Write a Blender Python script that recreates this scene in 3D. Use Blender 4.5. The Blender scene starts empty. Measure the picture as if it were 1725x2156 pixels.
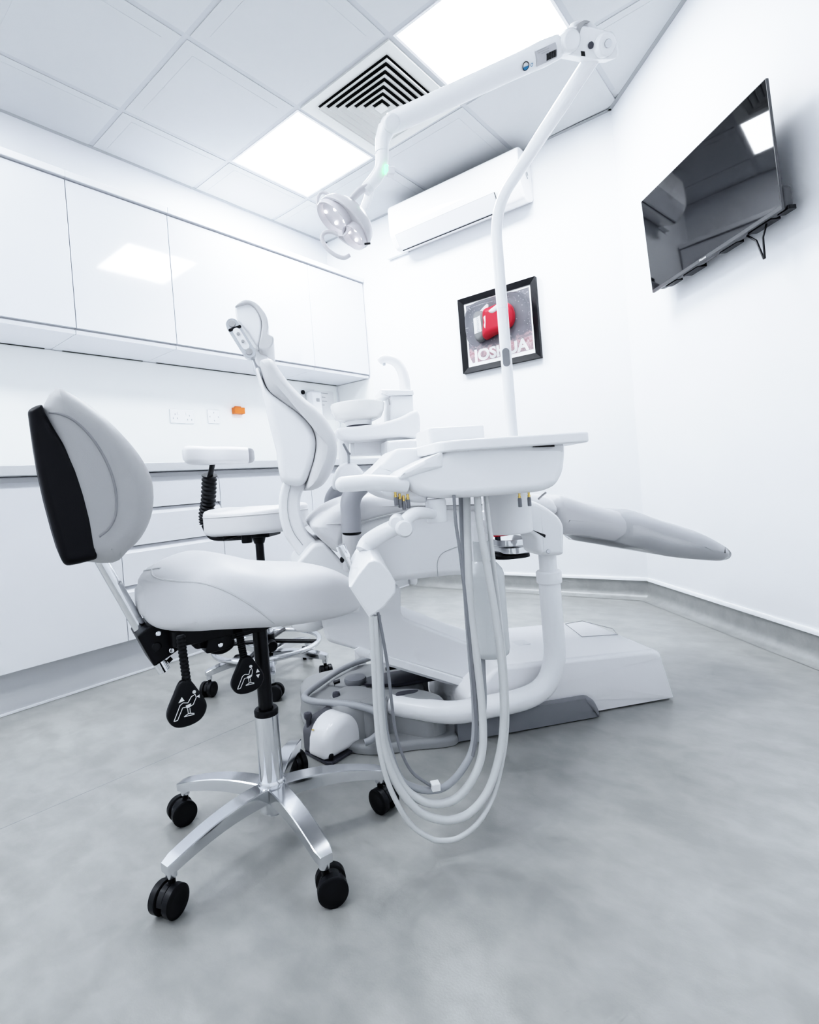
import bpy, bmesh, math, random
from mathutils import Vector, Matrix, noise
random.seed(7)
PI = math.pi
# ------------------------------------------------------------------ camera (measured from the ceiling grid, 1725x2156 frame)
FPX, PPX, PPY = 1124.533, 819.79, 1023.48
RC = [[0.7659768021402014, 0.6378660203203887, -0.08004048165585041],
      [-0.05942760114765838, -0.05371519255874904, -0.9967863553992958],
      [-0.6401155355128525, 0.768271838745249, -0.003237743981251505]]
CP = [3.1532759908765704, -1.2636971293659627, 0.7319338919937097]
H = 2.655            # ceiling height
XL = 0.21            # left wall
CXr, CYr, WA = 2.3455, 1.8310, 0.04613   # corner end wall / angled wall, slope of the end wall
scene = bpy.context.scene
COL = scene.collection
cam_d = bpy.data.cameras.new('camera'); cam = bpy.data.objects.new('camera', cam_d); COL.objects.link(cam)
r, d, f = [Vector(v) for v in RC]
m3 = Matrix((r, -d, -f)).transposed()
cam.matrix_world = Matrix.Translation(CP) @ m3.to_4x4()
cam_d.sensor_fit = 'AUTO'; cam_d.sensor_width = 36.0; cam_d.lens = FPX / 2156 * 36
cam_d.shift_x = (862.5 - PPX) / 2156; cam_d.shift_y = -(1078 - PPY) / 2156
cam_d.clip_start = 0.02
scene.camera = cam

# ------------------------------------------------------------------ measuring: a photo pixel read on a real plane of the room
def ray(p):
    v = ((p[0] - PPX) / FPX, (p[1] - PPY) / FPX, 1)
    return [sum(RC[j][i] * v[j] for j in range(3)) for i in range(3)]
def onp(p, a, b, c, e):
    q = ray(p); n = (a, b, c)
    t = (e - sum(n[i] * CP[i] for i in range(3))) / sum(n[i] * q[i] for i in range(3))
    return tuple(CP[i] + t * q[i] for i in range(3))
class Fr:
    """a thing's own upright frame: origin on the floor plan, heading in degrees"""
    def __init__(s, ox, oy, deg):
        s.deg = deg; a = math.radians(deg); s.o = (ox, oy)
        s.a = (math.cos(a), math.sin(a)); s.b = (-math.sin(a), math.cos(a))
    def loc(s, P):
        x, y = P[0] - s.o[0], P[1] - s.o[1]
        return (x * s.a[0] + y * s.a[1], x * s.b[0] + y * s.b[1], P[2])
    def T(s, p, t): return s.loc(onp(p, s.b[0], s.b[1], 0, s.b[0] * s.o[0] + s.b[1] * s.o[1] + t))
    def Z(s, p, z): return s.loc(onp(p, 0, 0, 1, z))
    def D(s, p, dep): q = ray(p); return s.loc([CP[i] + dep * q[i] for i in range(3)])
    def W(s, u, t, z): return (s.o[0] + s.a[0] * u + s.b[0] * t, s.o[1] + s.a[1] * u + s.b[1] * t, z)
    def sz(s, pts, t): return [(q[0], q[2]) for q in (s.T(p, t) for p in pts)]

# ------------------------------------------------------------------ materials
MATS = {}
def mat(name, col, rough=.5, metal=0., emit=None, es=0., bump=0., bscale=200., trans=0., coat=0., ior=1.45, alpha=1., var=0., vscale=6., sss=0.):
    m = bpy.data.materials.new(name); m.use_nodes = True
    nt = m.node_tree; b = nt.nodes['Principled BSDF']
    b.inputs['Base Color'].default_value = (*col, 1)
    b.inputs['Roughness'].default_value = rough; b.inputs['Metallic'].default_value = metal
    b.inputs['IOR'].default_value = ior
    b.inputs['Transmission Weight'].default_value = trans
    b.inputs['Coat Weight'].default_value = coat; b.inputs['Coat Roughness'].default_value = .05
    b.inputs['Alpha'].default_value = alpha
    if emit: b.inputs['Emission Color'].default_value = (*emit, 1); b.inputs['Emission Strength'].default_value = es
    tc = nt.nodes.new('ShaderNodeTexCoord')
    if bump:
        n = nt.nodes.new('ShaderNodeTexNoise'); n.inputs['Scale'].default_value = bscale; n.inputs['Detail'].default_value = 3
        nt.links.new(tc.outputs['Object'], n.inputs['Vector'])
        bp = nt.nodes.new('ShaderNodeBump'); bp.inputs['Strength'].default_value = bump; bp.inputs['Distance'].default_value = .002
        nt.links.new(n.outputs['Fac'], bp.inputs['Height']); nt.links.new(bp.outputs['Normal'], b.inputs['Normal'])
    if var:
        n2 = nt.nodes.new('ShaderNodeTexNoise'); n2.inputs['Scale'].default_value = vscale; n2.inputs['Detail'].default_value = 5
        nt.links.new(tc.outputs['Object'], n2.inputs['Vector'])
        cr = nt.nodes.new('ShaderNodeMix'); cr.data_type = 'RGBA'
        cr.inputs[6].default_value = (*[c * (1 - var) for c in col], 1); cr.inputs[7].default_value = (*[min(1, c * (1 + var)) for c in col], 1)
        nt.links.new(n2.outputs['Fac'], cr.inputs[0]); nt.links.new(cr.outputs[2], b.inputs['Base Color'])
    MATS[name] = m
    return m
mat('wall_paint', (.86, .87, .89), .75, bump=.05, bscale=500, var=.01)
mat('ceiling_tile', (.61, .62, .63), .9, bump=.12, bscale=900, var=.012, vscale=30)
mat('ceiling_bar', (.54, .55, .57), .5, var=.005)
mat('perimeter_trim', (.44, .45, .46), .5, var=.01)
mat('cabinet_gloss', (.74, .755, .79), .07, coat=.6, var=.004, vscale=3)
mat('cabinet_side', (0.8, 0.81, 0.84), .4, var=.004)
mat('cabinet_gap', (.30, .30, .32), .7, var=.02)
mat('gap_shadow_dark', (.08, .085, .08), .7, var=.03)  # dark colour for the shadow line under the wall cabinets
mat('plinth_grey', (.60, .61, .63), .3, var=.015)
mat('splashback', (0.92, 0.93, 0.92), .35, var=.004)
mat('worktop', (.62, .63, .65), .35, var=.05, vscale=260)
mat('white_plastic', (0.9, 0.9, 0.915), .3, var=.004)
mat('white_gloss', (0.91, 0.91, 0.925), .14, coat=.3, var=.003)
mat('cream_gloss', (0.88, 0.88, 0.87), .16, coat=.3, var=.004)
mat('white_leather', (0.76, 0.76, 0.775), .42, bump=.10, bscale=700, var=.006)
mat('grey_leather', (0.45, 0.45, 0.455), .45, bump=.10, bscale=700, var=.01)
mat('foot_leather', (0.6, 0.6, 0.615), .45, bump=.10, bscale=700, var=.01)
mat('pale_leather', (.66, .66, .67), .42, bump=.1, bscale=700, var=.01)
mat('piping', (.66, .66, .67), .5, var=.01)
mat('black_plastic', (.012, .012, .014), .38, bump=.05, bscale=600, var=.05)
mat('black_shell', (.006, .0055, .008), .42, bump=.06, bscale=900, var=.05)
mat('black_satin', (.02, .02, .022), .22, var=.05)
mat('chrome', (.78, .79, .81), .10, metal=1, var=.01)
mat('cast_aluminium', (.72, .73, .75), .16, metal=1, var=.02, vscale=15)
mat('brushed_metal', (.62, .63, .65), .3, metal=1, var=.02)
mat('brass', (.75, .55, .22), .25, metal=1, var=.02)
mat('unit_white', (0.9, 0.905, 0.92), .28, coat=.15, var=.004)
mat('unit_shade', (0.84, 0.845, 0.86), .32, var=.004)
mat('grey_plastic', (0.26, 0.265, 0.28), .42, var=.02)
mat('pod_grey', (0.34, 0.345, 0.35), .42, var=.02)
mat('armrest_grey', (0.38, 0.385, 0.41), .3, var=.01)
mat('dark_grey', (.10, .10, .115), .4, var=.03)
mat('hose_pale', (.66, .67, .67), .4, var=.01)
mat('hose_grey', (.40, .41, .43), .4, var=.02)
mat('hose_dark', (.25, .255, .27), .4, var=.02)
mat('bottle', (.80, .82, .83), .25, trans=.25, var=.004)
mat('red_cable', (.55, .02, .04), .4, var=.02)
mat('orange_plastic', (.80, .22, .06), .4, var=.03)
mat('tv_screen', (.004, .004, .005), .035, ior=1.6, var=.01)
mat('tv_bezel', (.10, .10, .105), .25, var=.02)
mat('mark_white', (.85, .85, .85), .5, var=.005)
mat('mark_black', (.03, .03, .03), .5, var=.01)
mat('mark_grey', (.45, .45, .46), .5, var=.01)
mat('label_blue', (.05, .22, .42), .4, var=.02)
mat('frame_black', (.005, .005, .007), .45, var=.05)
mat('glove_red', (.55, .03, .05), .35, bump=.2, bscale=60, var=.08, vscale=30)
mat('glove_cuff', (.23, .23, .23), .5, var=.05)
mat('acrylic', (.95, .96, .97), .03, trans=1., ior=1.15, var=.001)
mat('clear_film', (.93, .94, .95), .12, trans=.85, ior=1.15, var=.002)
mat('light_lens', (.76, .74, .77), .15, var=.004)
mat('label_grey', (.58, .58, .60), .4, var=.02)
mat('lamp_grey', (.66, .65, .67), .3, coat=.1, var=.004)
mat('slate_plastic', (.15, .15, .165), .4, var=.02)
mat('piping_grey', (.30, .30, .31), .5, var=.02)
mat('led_green', (.1, .8, .2), .4, emit=(.15, 1, .25), es=2.5, var=.01)
mat('lamp_led', (.9, .9, .9), .3, emit=(1, .98, .98), es=1.6, var=.002)
mat('panel_glow', (.95, .97, 1), .4, emit=(.93, .965, 1), es=17.8, var=.001)
mat('panel_glow_dim', (.95, .97, 1), .4, emit=(.93, .965, 1), es=5.0, var=.001)
mat('panel_glow_soft', (.95, .97, 1), .4, emit=(.93, .965, 1), es=11.7, var=.001)
mat('strip_glow', (.95, .97, .9), .4, emit=(.98, 1, .93), es=6.0, var=.001)
mat('vent_white', (.74, .74, .72), .5, var=.006)
mat('vent_dark', (.02, .02, .02), .9, var=.05)
mat('cap_white', (.86, .87, .89), .3, var=.004)

def floor_material(name, dark, light, scale=1.0):
    m = bpy.data.materials.new(name); m.use_nodes = True; nt = m.node_tree; b = nt.nodes['Principled BSDF']
    tc = nt.nodes.new('ShaderNodeTexCoord')
    n1 = nt.nodes.new('ShaderNodeTexNoise'); n1.inputs['Scale'].default_value = 5.5 * scale; n1.inputs['Detail'].default_value = 8; n1.inputs['Roughness'].default_value = .62
    n2 = nt.nodes.new('ShaderNodeTexNoise'); n2.inputs['Scale'].default_value = 14 * scale; n2.inputs['Detail'].default_value = 6; n2.inputs['Distortion'].default_value = .6
    mp = nt.nodes.new('ShaderNodeMapping'); mp.inputs['Scale'].default_value = (1, 2.2, 1); mp.inputs['Rotation'].default_value = (0, 0, .5)
    nt.links.new(tc.outputs['Object'], mp.inputs['Vector'])
    nt.links.new(mp.outputs['Vector'], n1.inputs['Vector']); nt.links.new(tc.outputs['Object'], n2.inputs['Vector'])
    mx = nt.nodes.new('ShaderNodeMath'); mx.operation = 'MULTIPLY_ADD'; mx.inputs[1].default_value = .45
    nt.links.new(n2.outputs['Fac'], mx.inputs[0])
    h = nt.nodes.new('ShaderNodeMath'); h.operation = 'MULTIPLY'; h.inputs[1].default_value = .55
    nt.links.new(n1.outputs['Fac'], h.inputs[0]); nt.links.new(h.outputs[0], mx.inputs[2])
    cr = nt.nodes.new('ShaderNodeValToRGB'); e = cr.color_ramp.elements
    e[0].position = .40; e[0].color = (*dark, 1); e[1].position = .60; e[1].color = (*light, 1)
    nt.links.new(mx.outputs[0], cr.inputs['Fac']); nt.links.new(cr.outputs['Color'], b.inputs['Base Color'])
    rr = nt.nodes.new('ShaderNodeMapRange'); rr.inputs[3].default_value = .30; rr.inputs[4].default_value = .42
    b.inputs['Coat Weight'].default_value = .45; b.inputs['Coat Roughness'].default_value = .30; b.inputs['Specular IOR Level'].default_value = .65
    nt.links.new(n2.outputs['Fac'], rr.inputs[0]); nt.links.new(rr.outputs[0], b.inputs['Roughness'])
    bp = nt.nodes.new('ShaderNodeBump'); bp.inputs['Strength'].default_value = .08; bp.inputs['Distance'].default_value = .002
    n3 = nt.nodes.new('ShaderNodeTexNoise'); n3.inputs['Scale'].default_value = 300
    nt.links.new(tc.outputs['Object'], n3.inputs['Vector']); nt.links.new(n3.outputs['Fac'], bp.inputs['Height']); nt.links.new(bp.outputs['Normal'], b.inputs['Normal'])
    MATS[name] = m
floor_material('vinyl_floor', (.318, .322, .311), (.400, .402, .390))
floor_material('vinyl_cove', (.32, .324, .318), (.375, .379, .371), 1.6)

# ------------------------------------------------------------------ mesh building
def catmull(pts, n=8, closed=False):
    pts = [Vector(p) for p in pts]; out = []; N = len(pts)
    rng = range(N) if closed else range(N - 1)
    for i in rng:
        if closed: p0, p1, p2, p3 = pts[(i - 1) % N], pts[i], pts[(i + 1) % N], pts[(i + 2) % N]
        else:
            p1, p2 = pts[i], pts[i + 1]
            p0 = pts[i - 1] if i > 0 else p1 * 2 - p2
            p3 = pts[i + 2] if i + 2 < N else p2 * 2 - p1
        # centripetal-ish: uniform with limited tension
        for k in range(n):
            t = k / n
            out.append(.5 * ((2 * p1) + (p2 - p0) * t + (2 * p0 - 5 * p1 + 4 * p2 - p3) * t * t + (3 * p1 - p0 - 3 * p2 + p3) * t ** 3))
    if not closed: out.append(pts[-1])
    return out
def smooth2(pts, n=5, closed=True): return [tuple(v) for v in catmull([Vector((p[0], p[1], 0)) for p in pts], n, closed)]
def smooth2d(pts, n=5, closed=True): return [(v[0], v[1]) for v in smooth2(pts, n, closed)]
def roundpoly(pts, rad, seg=5):
    """polygon with corners rounded; rad a number or a list"""
    N = len(pts); out = []
    for i in range(N):
        p0, p1, p2 = Vector(pts[i - 1]).to_2d(), Vector(pts[i]).to_2d(), Vector(pts[(i + 1) % N]).to_2d()
        rr = rad[i] if isinstance(rad, (list, tuple)) else rad
        a, b = (p0 - p1), (p2 - p1); la, lb = a.length, b.length
        c = min(rr, la * .45, lb * .45)
        if c < 1e-5: out.append(tuple(p1)); continue
        A, B = p1 + a / la * c, p1 + b / lb * c
        for k in range(seg + 1):
            t = k / seg
            q = A * (1 - t) ** 2 + p1 * 2 * t * (1 - t) + B * t * t
            out.append(tuple(q))
    return out
def area2(p): return .5 * sum(p[i - 1][0] * p[i][1] - p[i][0] * p[i - 1][1] for i in range(len(p)))
def pdist(q, p):
    best = 1e9
    for i in range(len(p)):
        ax, ay = p[i - 1]; bx, by = p[i]; ex, ey = bx - ax, by - ay; l2 = ex * ex + ey * ey
        t = 0 if l2 < 1e-14 else max(0, min(1, ((q[0] - ax) * ex + (q[1] - ay) * ey) / l2))
        best = min(best, (ax + ex * t - q[0]) ** 2 + (ay + ey * t - q[1]) ** 2)
    return math.sqrt(best)
def inset2(p, dd):
    """outline moved inward by dd; stretches that would fold over are pinched together"""
    if abs(dd) < 1e-7: return [tuple(q) for q in p]
    N = len(p); s = 1 if area2(p) > 0 else -1; out = []
    for i in range(N):
        b = Vector(p[i]).to_2d(); k = 1
        while k < N and (Vector(p[i - k]).to_2d() - b).length < 1e-7: k += 1
        a = Vector(p[i - k]).to_2d(); k = 1
        while k < N and (Vector(p[(i + k) % N]).to_2d() - b).length < 1e-7: k += 1
        c = Vector(p[(i + k) % N]).to_2d()
        e1, e2 = (b - a).normalized(), (c - b).normalized()
        n = Vector((-(e1.y + e2.y), e1.x + e2.x))
        if n.length < 1e-6: n = Vector((-e1.y, e1.x)) * 2
        n.normalize(); k = max(.5, n.dot(Vector((-e1.y, e1.x))))
        q = b + n * (dd * s / k); out.append((q.x, q.y))
    if dd < 0: return out
    ok = [pdist(q, p) > dd * .96 for q in out]
    if sum(ok) < 6:
        cx, cy = sum(q[0] for q in p) / N, sum(q[1] for q in p) / N
        return [(cx + (q[0] - cx) * .8, cy + (q[1] - cy) * .8) for q in p]
    if not all(ok):
        st = ok.index(True); i = 0
        while i < N:
            k = (st + i) % N
            if ok[k]: i += 1; continue
            j = i
            while not ok[(st + j) % N]: j += 1
            a, b = out[(st + i - 1) % N], out[(st + j) % N]; m = ((a[0] + b[0]) / 2, (a[1] + b[1]) / 2)
            for q in range(i, j): out[(st + q) % N] = m
            i = j
    return out
def uz(a, b, t): return (a, t, b)      # outline in the (u, z) plane, swept along v
def vz(a, b, t): return (t, a, b)      # outline in the (v, z) plane, swept along u
def uv(a, b, t): return (a, b, t)      # outline in plan, swept upward
class MB:
    def __init__(s): s.bm = bmesh.new()
    def rings(s, rings, cap=True, closed=True):
        bm = s.bm; R = [[bm.verts.new(p) for p in ring] for ring in rings]; n = len(R[0])
        for i in range(len(R) - 1):
            for j in range(n if closed else n - 1):
                k = (j + 1) % n
                try: bm.faces.new((R[i][j], R[i][k], R[i + 1][k], R[i + 1][j]))
                except ValueError: pass
        if cap:
            for ring in (R[0], R[-1]):
                try: bm.faces.new(ring)
                except ValueError: pass
        return s
    def prism(s, out, t0, t1, mp=uz, r=0., seg=4, r0=None, r1=None):
        r0 = r if r0 is None else r0; r1 = r if r1 is None else r1
        rings = []
        sg = 1 if t1 > t0 else -1
        if r0:
            for k in range(seg + 1):
                th = PI / 2 * k / seg
                o = inset2(out, r0 * (1 - math.sin(th))) if k < seg else out
                rings.append([mp(a, b, t0 + sg * r0 * (1 - math.cos(th))) for a, b in o])
        else: rings.append([mp(a, b, t0) for a, b in out])
        if r1:
            for k in range(seg + 1):
                th = PI / 2 * k / seg
                o = inset2(out, r1 * (1 - math.cos(th))) if k > 0 else out
                rings.append([mp(a, b, t1 - sg * r1 * (1 - math.sin(th))) for a, b in o])
        else: rings.append([mp(a, b, t1) for a, b in out])
        return s.rings(rings)
    def box(s, x0, x1, y0, y1, z0, z1, r=0.):
        if r:
            o = roundpoly([(x0, y0), (x1, y0), (x1, y1), (x0, y1)], r * 1.5, 4)
            return s.prism(o, z0, z1, uv, r, 3)
        return s.prism([(x0, y0), (x1, y0), (x1, y1), (x0, y1)], z0, z1, uv)
    def tube(s, pts, rad, n=14, sm=0, cap=True, flat=1.):
        P = catmull(pts, sm) if sm else [Vector(p) for p in pts]
        N = len(P)
        if isinstance(rad, (list, tuple)):
            L = len(rad); rr = []
            for i in range(N):
                x = i / (N - 1) * (L - 1); k = min(int(x), L - 2); rr.append(rad[k] + (rad[k + 1] - rad[k]) * (x - k))
        else: rr = [rad] * N
        tang = []
        for i in range(N):
            a = P[min(i + 1, N - 1)] - P[max(i - 1, 0)]
            tang.append(a.normalized() if a.length > 1e-9 else Vector((0, 0, 1)))
        t0 = tang[0]; up = Vector((0, 0, 1)) if abs(t0.z) < .9 else Vector((1, 0, 0))
        nx = t0.cross(up).normalized(); rings = []
        for i in range(N):
            t = tang[i]
            nx = (nx - t * nx.dot(t)); nx = nx.normalized() if nx.length > 1e-6 else t.orthogonal().normalized()
            ny = t.cross(nx)
            rings.append([P[i] + (nx * math.cos(2 * PI * k / n) + ny * math.sin(2 * PI * k / n) * flat) * rr[i] for k in range(n)])
        return s.rings(rings, cap)
    def lathe(s, prof, c=(0, 0, 0), axis=(0, 0, 1), n=28, cap=True):
        ax = Vector(axis).normalized(); x = ax.orthogonal().normalized(); y = ax.cross(x); c = Vector(c)
        return s.rings([[c + ax * h + (x * math.cos(2 * PI * k / n) + y * math.sin(2 * PI * k / n)) * max(rr, 1e-5) for k in range(n)] for rr, h in prof], cap)
    def disc(s, c, axis, rad, th, bev=.002, n=28):
        b = min(bev, th * .45)
        return s.lathe([(rad - b, -th / 2), (rad, -th / 2 + b), (rad, th / 2 - b), (rad - b, th / 2)], c, axis, n)
    def ball(s, c, rad, sc=(1, 1, 1), n=16):
        prof = []
        rings = []
        for i in range(n + 1):
            th = PI * i / n
            rings.append([(c[0] + rad * sc[0] * max(math.sin(th), 1e-4) * math.cos(2 * PI * k / (2 * n)), c[1] + rad * sc[1] * max(math.sin(th), 1e-4) * math.sin(2 * PI * k / (2 * n)), c[2] - rad * sc[2] * math.cos(th)) for k in range(2 * n)])
        return s.rings(rings)
    def quad(s, *p):
        s.bm.faces.new([s.bm.verts.new(q) for q in p]); return s
    def build(s, name, mt, parent=None, sharp=38, smooth=True):
        bm = s.bm
        bmesh.ops.remove_doubles(bm, verts=bm.verts, dist=1e-6)
        bmesh.ops.recalc_face_normals(bm, faces=bm.faces)
        me = bpy.data.meshes.new(name); bm.to_mesh(me); bm.free()
        if smooth:
            for p in me.polygons: p.use_smooth = p.loop_total <= 6
            me.set_sharp_from_angle(angle=math.radians(sharp))
        me.materials.append(MATS[mt])
        o = bpy.data.objects.new(name, me); COL.objects.link(o)
        if smooth:
            wn = o.modifiers.new('weighted normals', 'WEIGHTED_NORMAL'); wn.mode = 'FACE_AREA'; wn.weight = 50; wn.keep_sharp = True
        if parent: o.parent = parent
        return o
def tag(o, label, cat, group=None):
    o['label'] = label; o['category'] = cat
    if group: o['group'] = group
    return o
def thing(name, label, cat, fr=None, z=0., group=None):
    o = bpy.data.objects.new(name, None); COL.objects.link(o); o.empty_display_size = .1
    if fr: o.location = (fr.o[0], fr.o[1], z); o.rotation_euler = (0, 0, math.radians(fr.deg))
    else: o.location = (0, 0, z)
    return tag(o, label, cat, group)
def struct(name, mb, mt, sharp=38):
    o = mb.build(name, mt, None, sharp); o['kind'] = 'structure'; return o
def text_mesh(name, body, size, mt, parent, M, depth=.0004, bold=0., align='CENTER', space=1.):
    cu = bpy.data.curves.new('lettering', 'FONT'); cu.body = body; cu.size = size; cu.extrude = depth; cu.align_x = align; cu.align_y = 'CENTER'; cu.offset = bold; cu.space_character = space
    t = bpy.data.objects.new('lettering', cu); COL.objects.link(t)
    bpy.context.view_layer.update()
    me = bpy.data.meshes.new_from_object(t.evaluated_get(bpy.context.evaluated_depsgraph_get()))
    bpy.data.objects.remove(t); bpy.data.curves.remove(cu)
    me.transform(M); me.materials.clear(); me.materials.append(MATS[mt])
    o = bpy.data.objects.new(name, me); COL.objects.link(o); o.parent = parent
    return o
def basis(o, x, y):
    x = Vector(x).normalized(); y = Vector(y); y = (y - x * y.dot(x)).normalized(); z = x.cross(y)
    return Matrix(((x.x, y.x, z.x, o[0]), (x.y, y.y, z.y, o[1]), (x.z, y.z, z.z, o[2]), (0, 0, 0, 1)))
def local(o, mb):
    """shift world-built vertices so the mesh sits on its own object's base"""
    return o
def rect(x0, x1, z0, z1): return [(x0, z0), (x1, z0), (x1, z1), (x0, z1)]
WORLD = Fr(0, 0, 0)
# ================================================================== ROOM
EW = Fr(XL, CYr + WA * (XL - CXr), math.degrees(math.atan(WA)))      # end wall: u along it, v<0 into the room
RW = Fr(CXr, CYr, -46.4)                                             # angled wall on the right
RL = 2.05                                                            # its length
rend = RW.W(RL, 0, 0)
poly = [(XL, -2.9), (XL, EW.o[1]), (CXr, CYr), (rend[0], rend[1]), (rend[0], -2.9)]
def outward(p, q, h0, h1, th):
    e = Vector((q[0] - p[0], q[1] - p[1])); n = Vector((-e.y, e.x)).normalized() * th
    mb = MB(); mb.rings([[(p[0], p[1], h0), (q[0], q[1], h0), (q[0] + n.x, q[1] + n.y, h0), (p[0] + n.x, p[1] + n.y, h0)],
                         [(p[0], p[1], h1), (q[0], q[1], h1), (q[0] + n.x, q[1] + n.y, h1), (p[0] + n.x, p[1] + n.y, h1)]])
    return mb
names = ['wall_left', 'wall_end', 'wall_right', 'wall_side', 'wall_back']
for i, nm in enumerate(names):
    p, q = poly[i], poly[(i + 1) % 5]
    struct(nm, outward(p, q, -.02, H + .06, .08), 'wall_paint')
mb = MB(); mb.prism([(p[0], p[1]) for p in poly], -.03, 0, uv); struct('floor', mb, 'vinyl_floor')
# ceiling: backing sheet with tiles dropping a little below the grid bars (one surface)
GS = .6; BAR = .012
mb = MB(); mb.prism([(p[0], p[1]) for p in poly], H + .003, H + .05, uv)
skip = {(1, 1), (3, 1), (2, 1), (1, -2), (3, -2), (1, -4), (3, -4)}     # light panels and the air diffuser
def clip(poly2, px, py, nx, ny):
    out = []
    for i in range(len(poly2)):
        a, b = poly2[i - 1], poly2[i]
        da, db = (a[0] - px) * nx + (a[1] - py) * ny, (b[0] - px) * nx + (b[1] - py) * ny
        if (da <= 0) != (db <= 0):
            t = da / (da - db); out.append((a[0] + (b[0] - a[0]) * t, a[1] + (b[1] - a[1]) * t))
        if db <= 0: out.append(b)
    return out
for i in range(0, 8):
    for j in range(-6, 4):
        if (i, j) in skip: continue
        q = [(i * GS + BAR, j * GS + BAR), ((i + 1) * GS - BAR, j * GS + BAR), ((i + 1) * GS - BAR, (j + 1) * GS - BAR), (i * GS + BAR, (j + 1) * GS - BAR)]
        for k in range(5):
            a, b = poly[k], poly[(k + 1) % 5]; e = Vector((b[0] - a[0], b[1] - a[1])).normalized()
            q = clip(q, a[0] + e.y * .022, a[1] - e.x * .022, -e.y, e.x)
            if len(q) < 3: break
        if len(q) >= 3 and abs(area2(q)) > 1e-3:
            if area2(q) < 0: q = q[::-1]
            mb.prism(q, H + .004, H - .006, uv, r0=0, r1=.0025, seg=2)
struct('ceiling', mb, 'ceiling_tile')
mb = MB()
for i, y1 in ((1, 1.75), (2, 1.78), (3, 1.8), (4, 1.68), (5, 1.03), (6, .4)):
    mb.box(i * GS - BAR, i * GS + BAR, -2.9, y1, H - .001, H + .004)
for j in range(-5, 3): mb.box(XL, 2.9 if j == 2 else 3.7, j * GS - BAR, j * GS + BAR, H - .0008, H + .004)
struct('trim_1', mb, 'ceiling_bar')
mb = MB()
for i in range(5):
    p, q = poly[i], poly[(i + 1) % 5]; e = Vector((q[0] - p[0], q[1] - p[1])).normalized(); n = Vector((e.y, -e.x))
    a, b = Vector(p), Vector(q)
    mb.rings([[(*(a), H - .004), (*(a + n * .021), H - .004), (*(a + n * .021), H - .001), (*a, H - .001)],
              [(*(b), H - .004), (*(b + n * .021), H - .004), (*(b + n * .021), H - .001), (*b, H - .001)]])
struct('trim_2', mb, 'perimeter_trim')
# coved vinyl skirting with a white capping strip
prof = [(0, .1)] + [(-.004, .1), (-.005, .045)] + [(-.045 + .04 * math.cos(a) if False else -.005 - .04 * (1 - math.cos(a)), .042 - .04 * math.sin(a)) for a in [PI / 2 * k / 6 for k in range(1, 7)]] + [(-.06, .001), (0, .001)]
capp = [(0, .098), (-.011, .098), (-.011, .108), (-.007, .1145), (0, .1145)]
for nm, cn, fr, u0, u1 in (('baseboard_end', 'trim_3', EW, .62, math.hypot(CXr - XL, CYr - EW.o[1])), ('baseboard_right', 'trim_4', RW, 0, RL)):
    def sk(pr): return [[fr.W(u, a, b) for a, b in pr] for u in (u0, u1)]
    struct(nm, MB().rings(sk(prof)), 'vinyl_cove'); struct(cn, MB().rings(sk(capp)), 'cap_white')
a_, b_ = Vector((1.49, -2.6)), Vector((1.66, -.15)); n_ = Vector((.0009, 0))
struct('trim_9', MB().prism([tuple(a_ - n_), tuple(a_ + n_), tuple(b_ + n_), tuple(b_ - n_)], 0, .0004, uv), 'hose_grey')
# splashback panels behind the worktop, with the short return on the end wall
yE = EW.W(0, 0, 0)[1]
mb = MB(); mb.box(XL, XL + .008, -2.4, yE - .01, .914, 1.528)
struct('trim_5', mb, 'splashback')
mb = MB(); mb.rings([[EW.W(u, v, z) for u, v in ((.008, -.001), (.36, -.001), (.36, -.009), (.008, -.009))] for z in (.914, 1.528)])
struct('trim_6', mb, 'splashback')
struct('trim_7', MB().box(XL + .008, XL + .014, yE - .02, yE - .012, .914, 1.528), 'cap_white')

# ================================================================== CABINETS
XU = .55
up = [(-1.235, -.75), (-.75, -.265), (-.265, .22), (.22, 1.195), (1.195, 1.739)]
ulab = ['white gloss wall cabinet at the far left edge, mostly out of view', 'white gloss wall cabinet left of the first door seam, above the black backrest',
        'white gloss wall cabinet between the two visible door seams, showing the light reflection', 'wide white gloss wall cabinet behind the dental chair headrest',
        'white gloss wall cabinet in the corner beside the air conditioner wall']
for i, (y0, y1) in enumerate(up):
    if i == 0: continue
    t = thing('wall_cabinet', ulab[i], 'wall cabinet', WORLD, group='white gloss wall cabinets in one row')
    y1c = y1
    MB().box(XL + .002, XU - .022, y0 + .001, y1c - .001, 1.532, 2.236).build('carcass', 'cabinet_side', t)
    MB().box(XU - .02, XU, y0 + .0016, y1c - .0016, 1.556, 2.232, .0015).build('door', 'cabinet_gloss', t)
    MB().box(XU - .03, XU - .012, y0 + .0012, y1c - .0012, 1.530, 1.549, .001).build('pelmet', 'cabinet_side', t)
    MB().box(XU - .05, XU + .012, y0, y1c, 2.24, 2.272, .003).build('cornice', 'cabinet_side', t)
    MB().box(XL + .009, XL + .0155, y0 + (.05 if i < 4 else .03), y1c - .03, 1.5285, 1.5315).build('gap_shadow_strip', 'gap_shadow_dark', t)  # dark strip standing in for the shadow in the gap at the splashback
XB = .82
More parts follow.
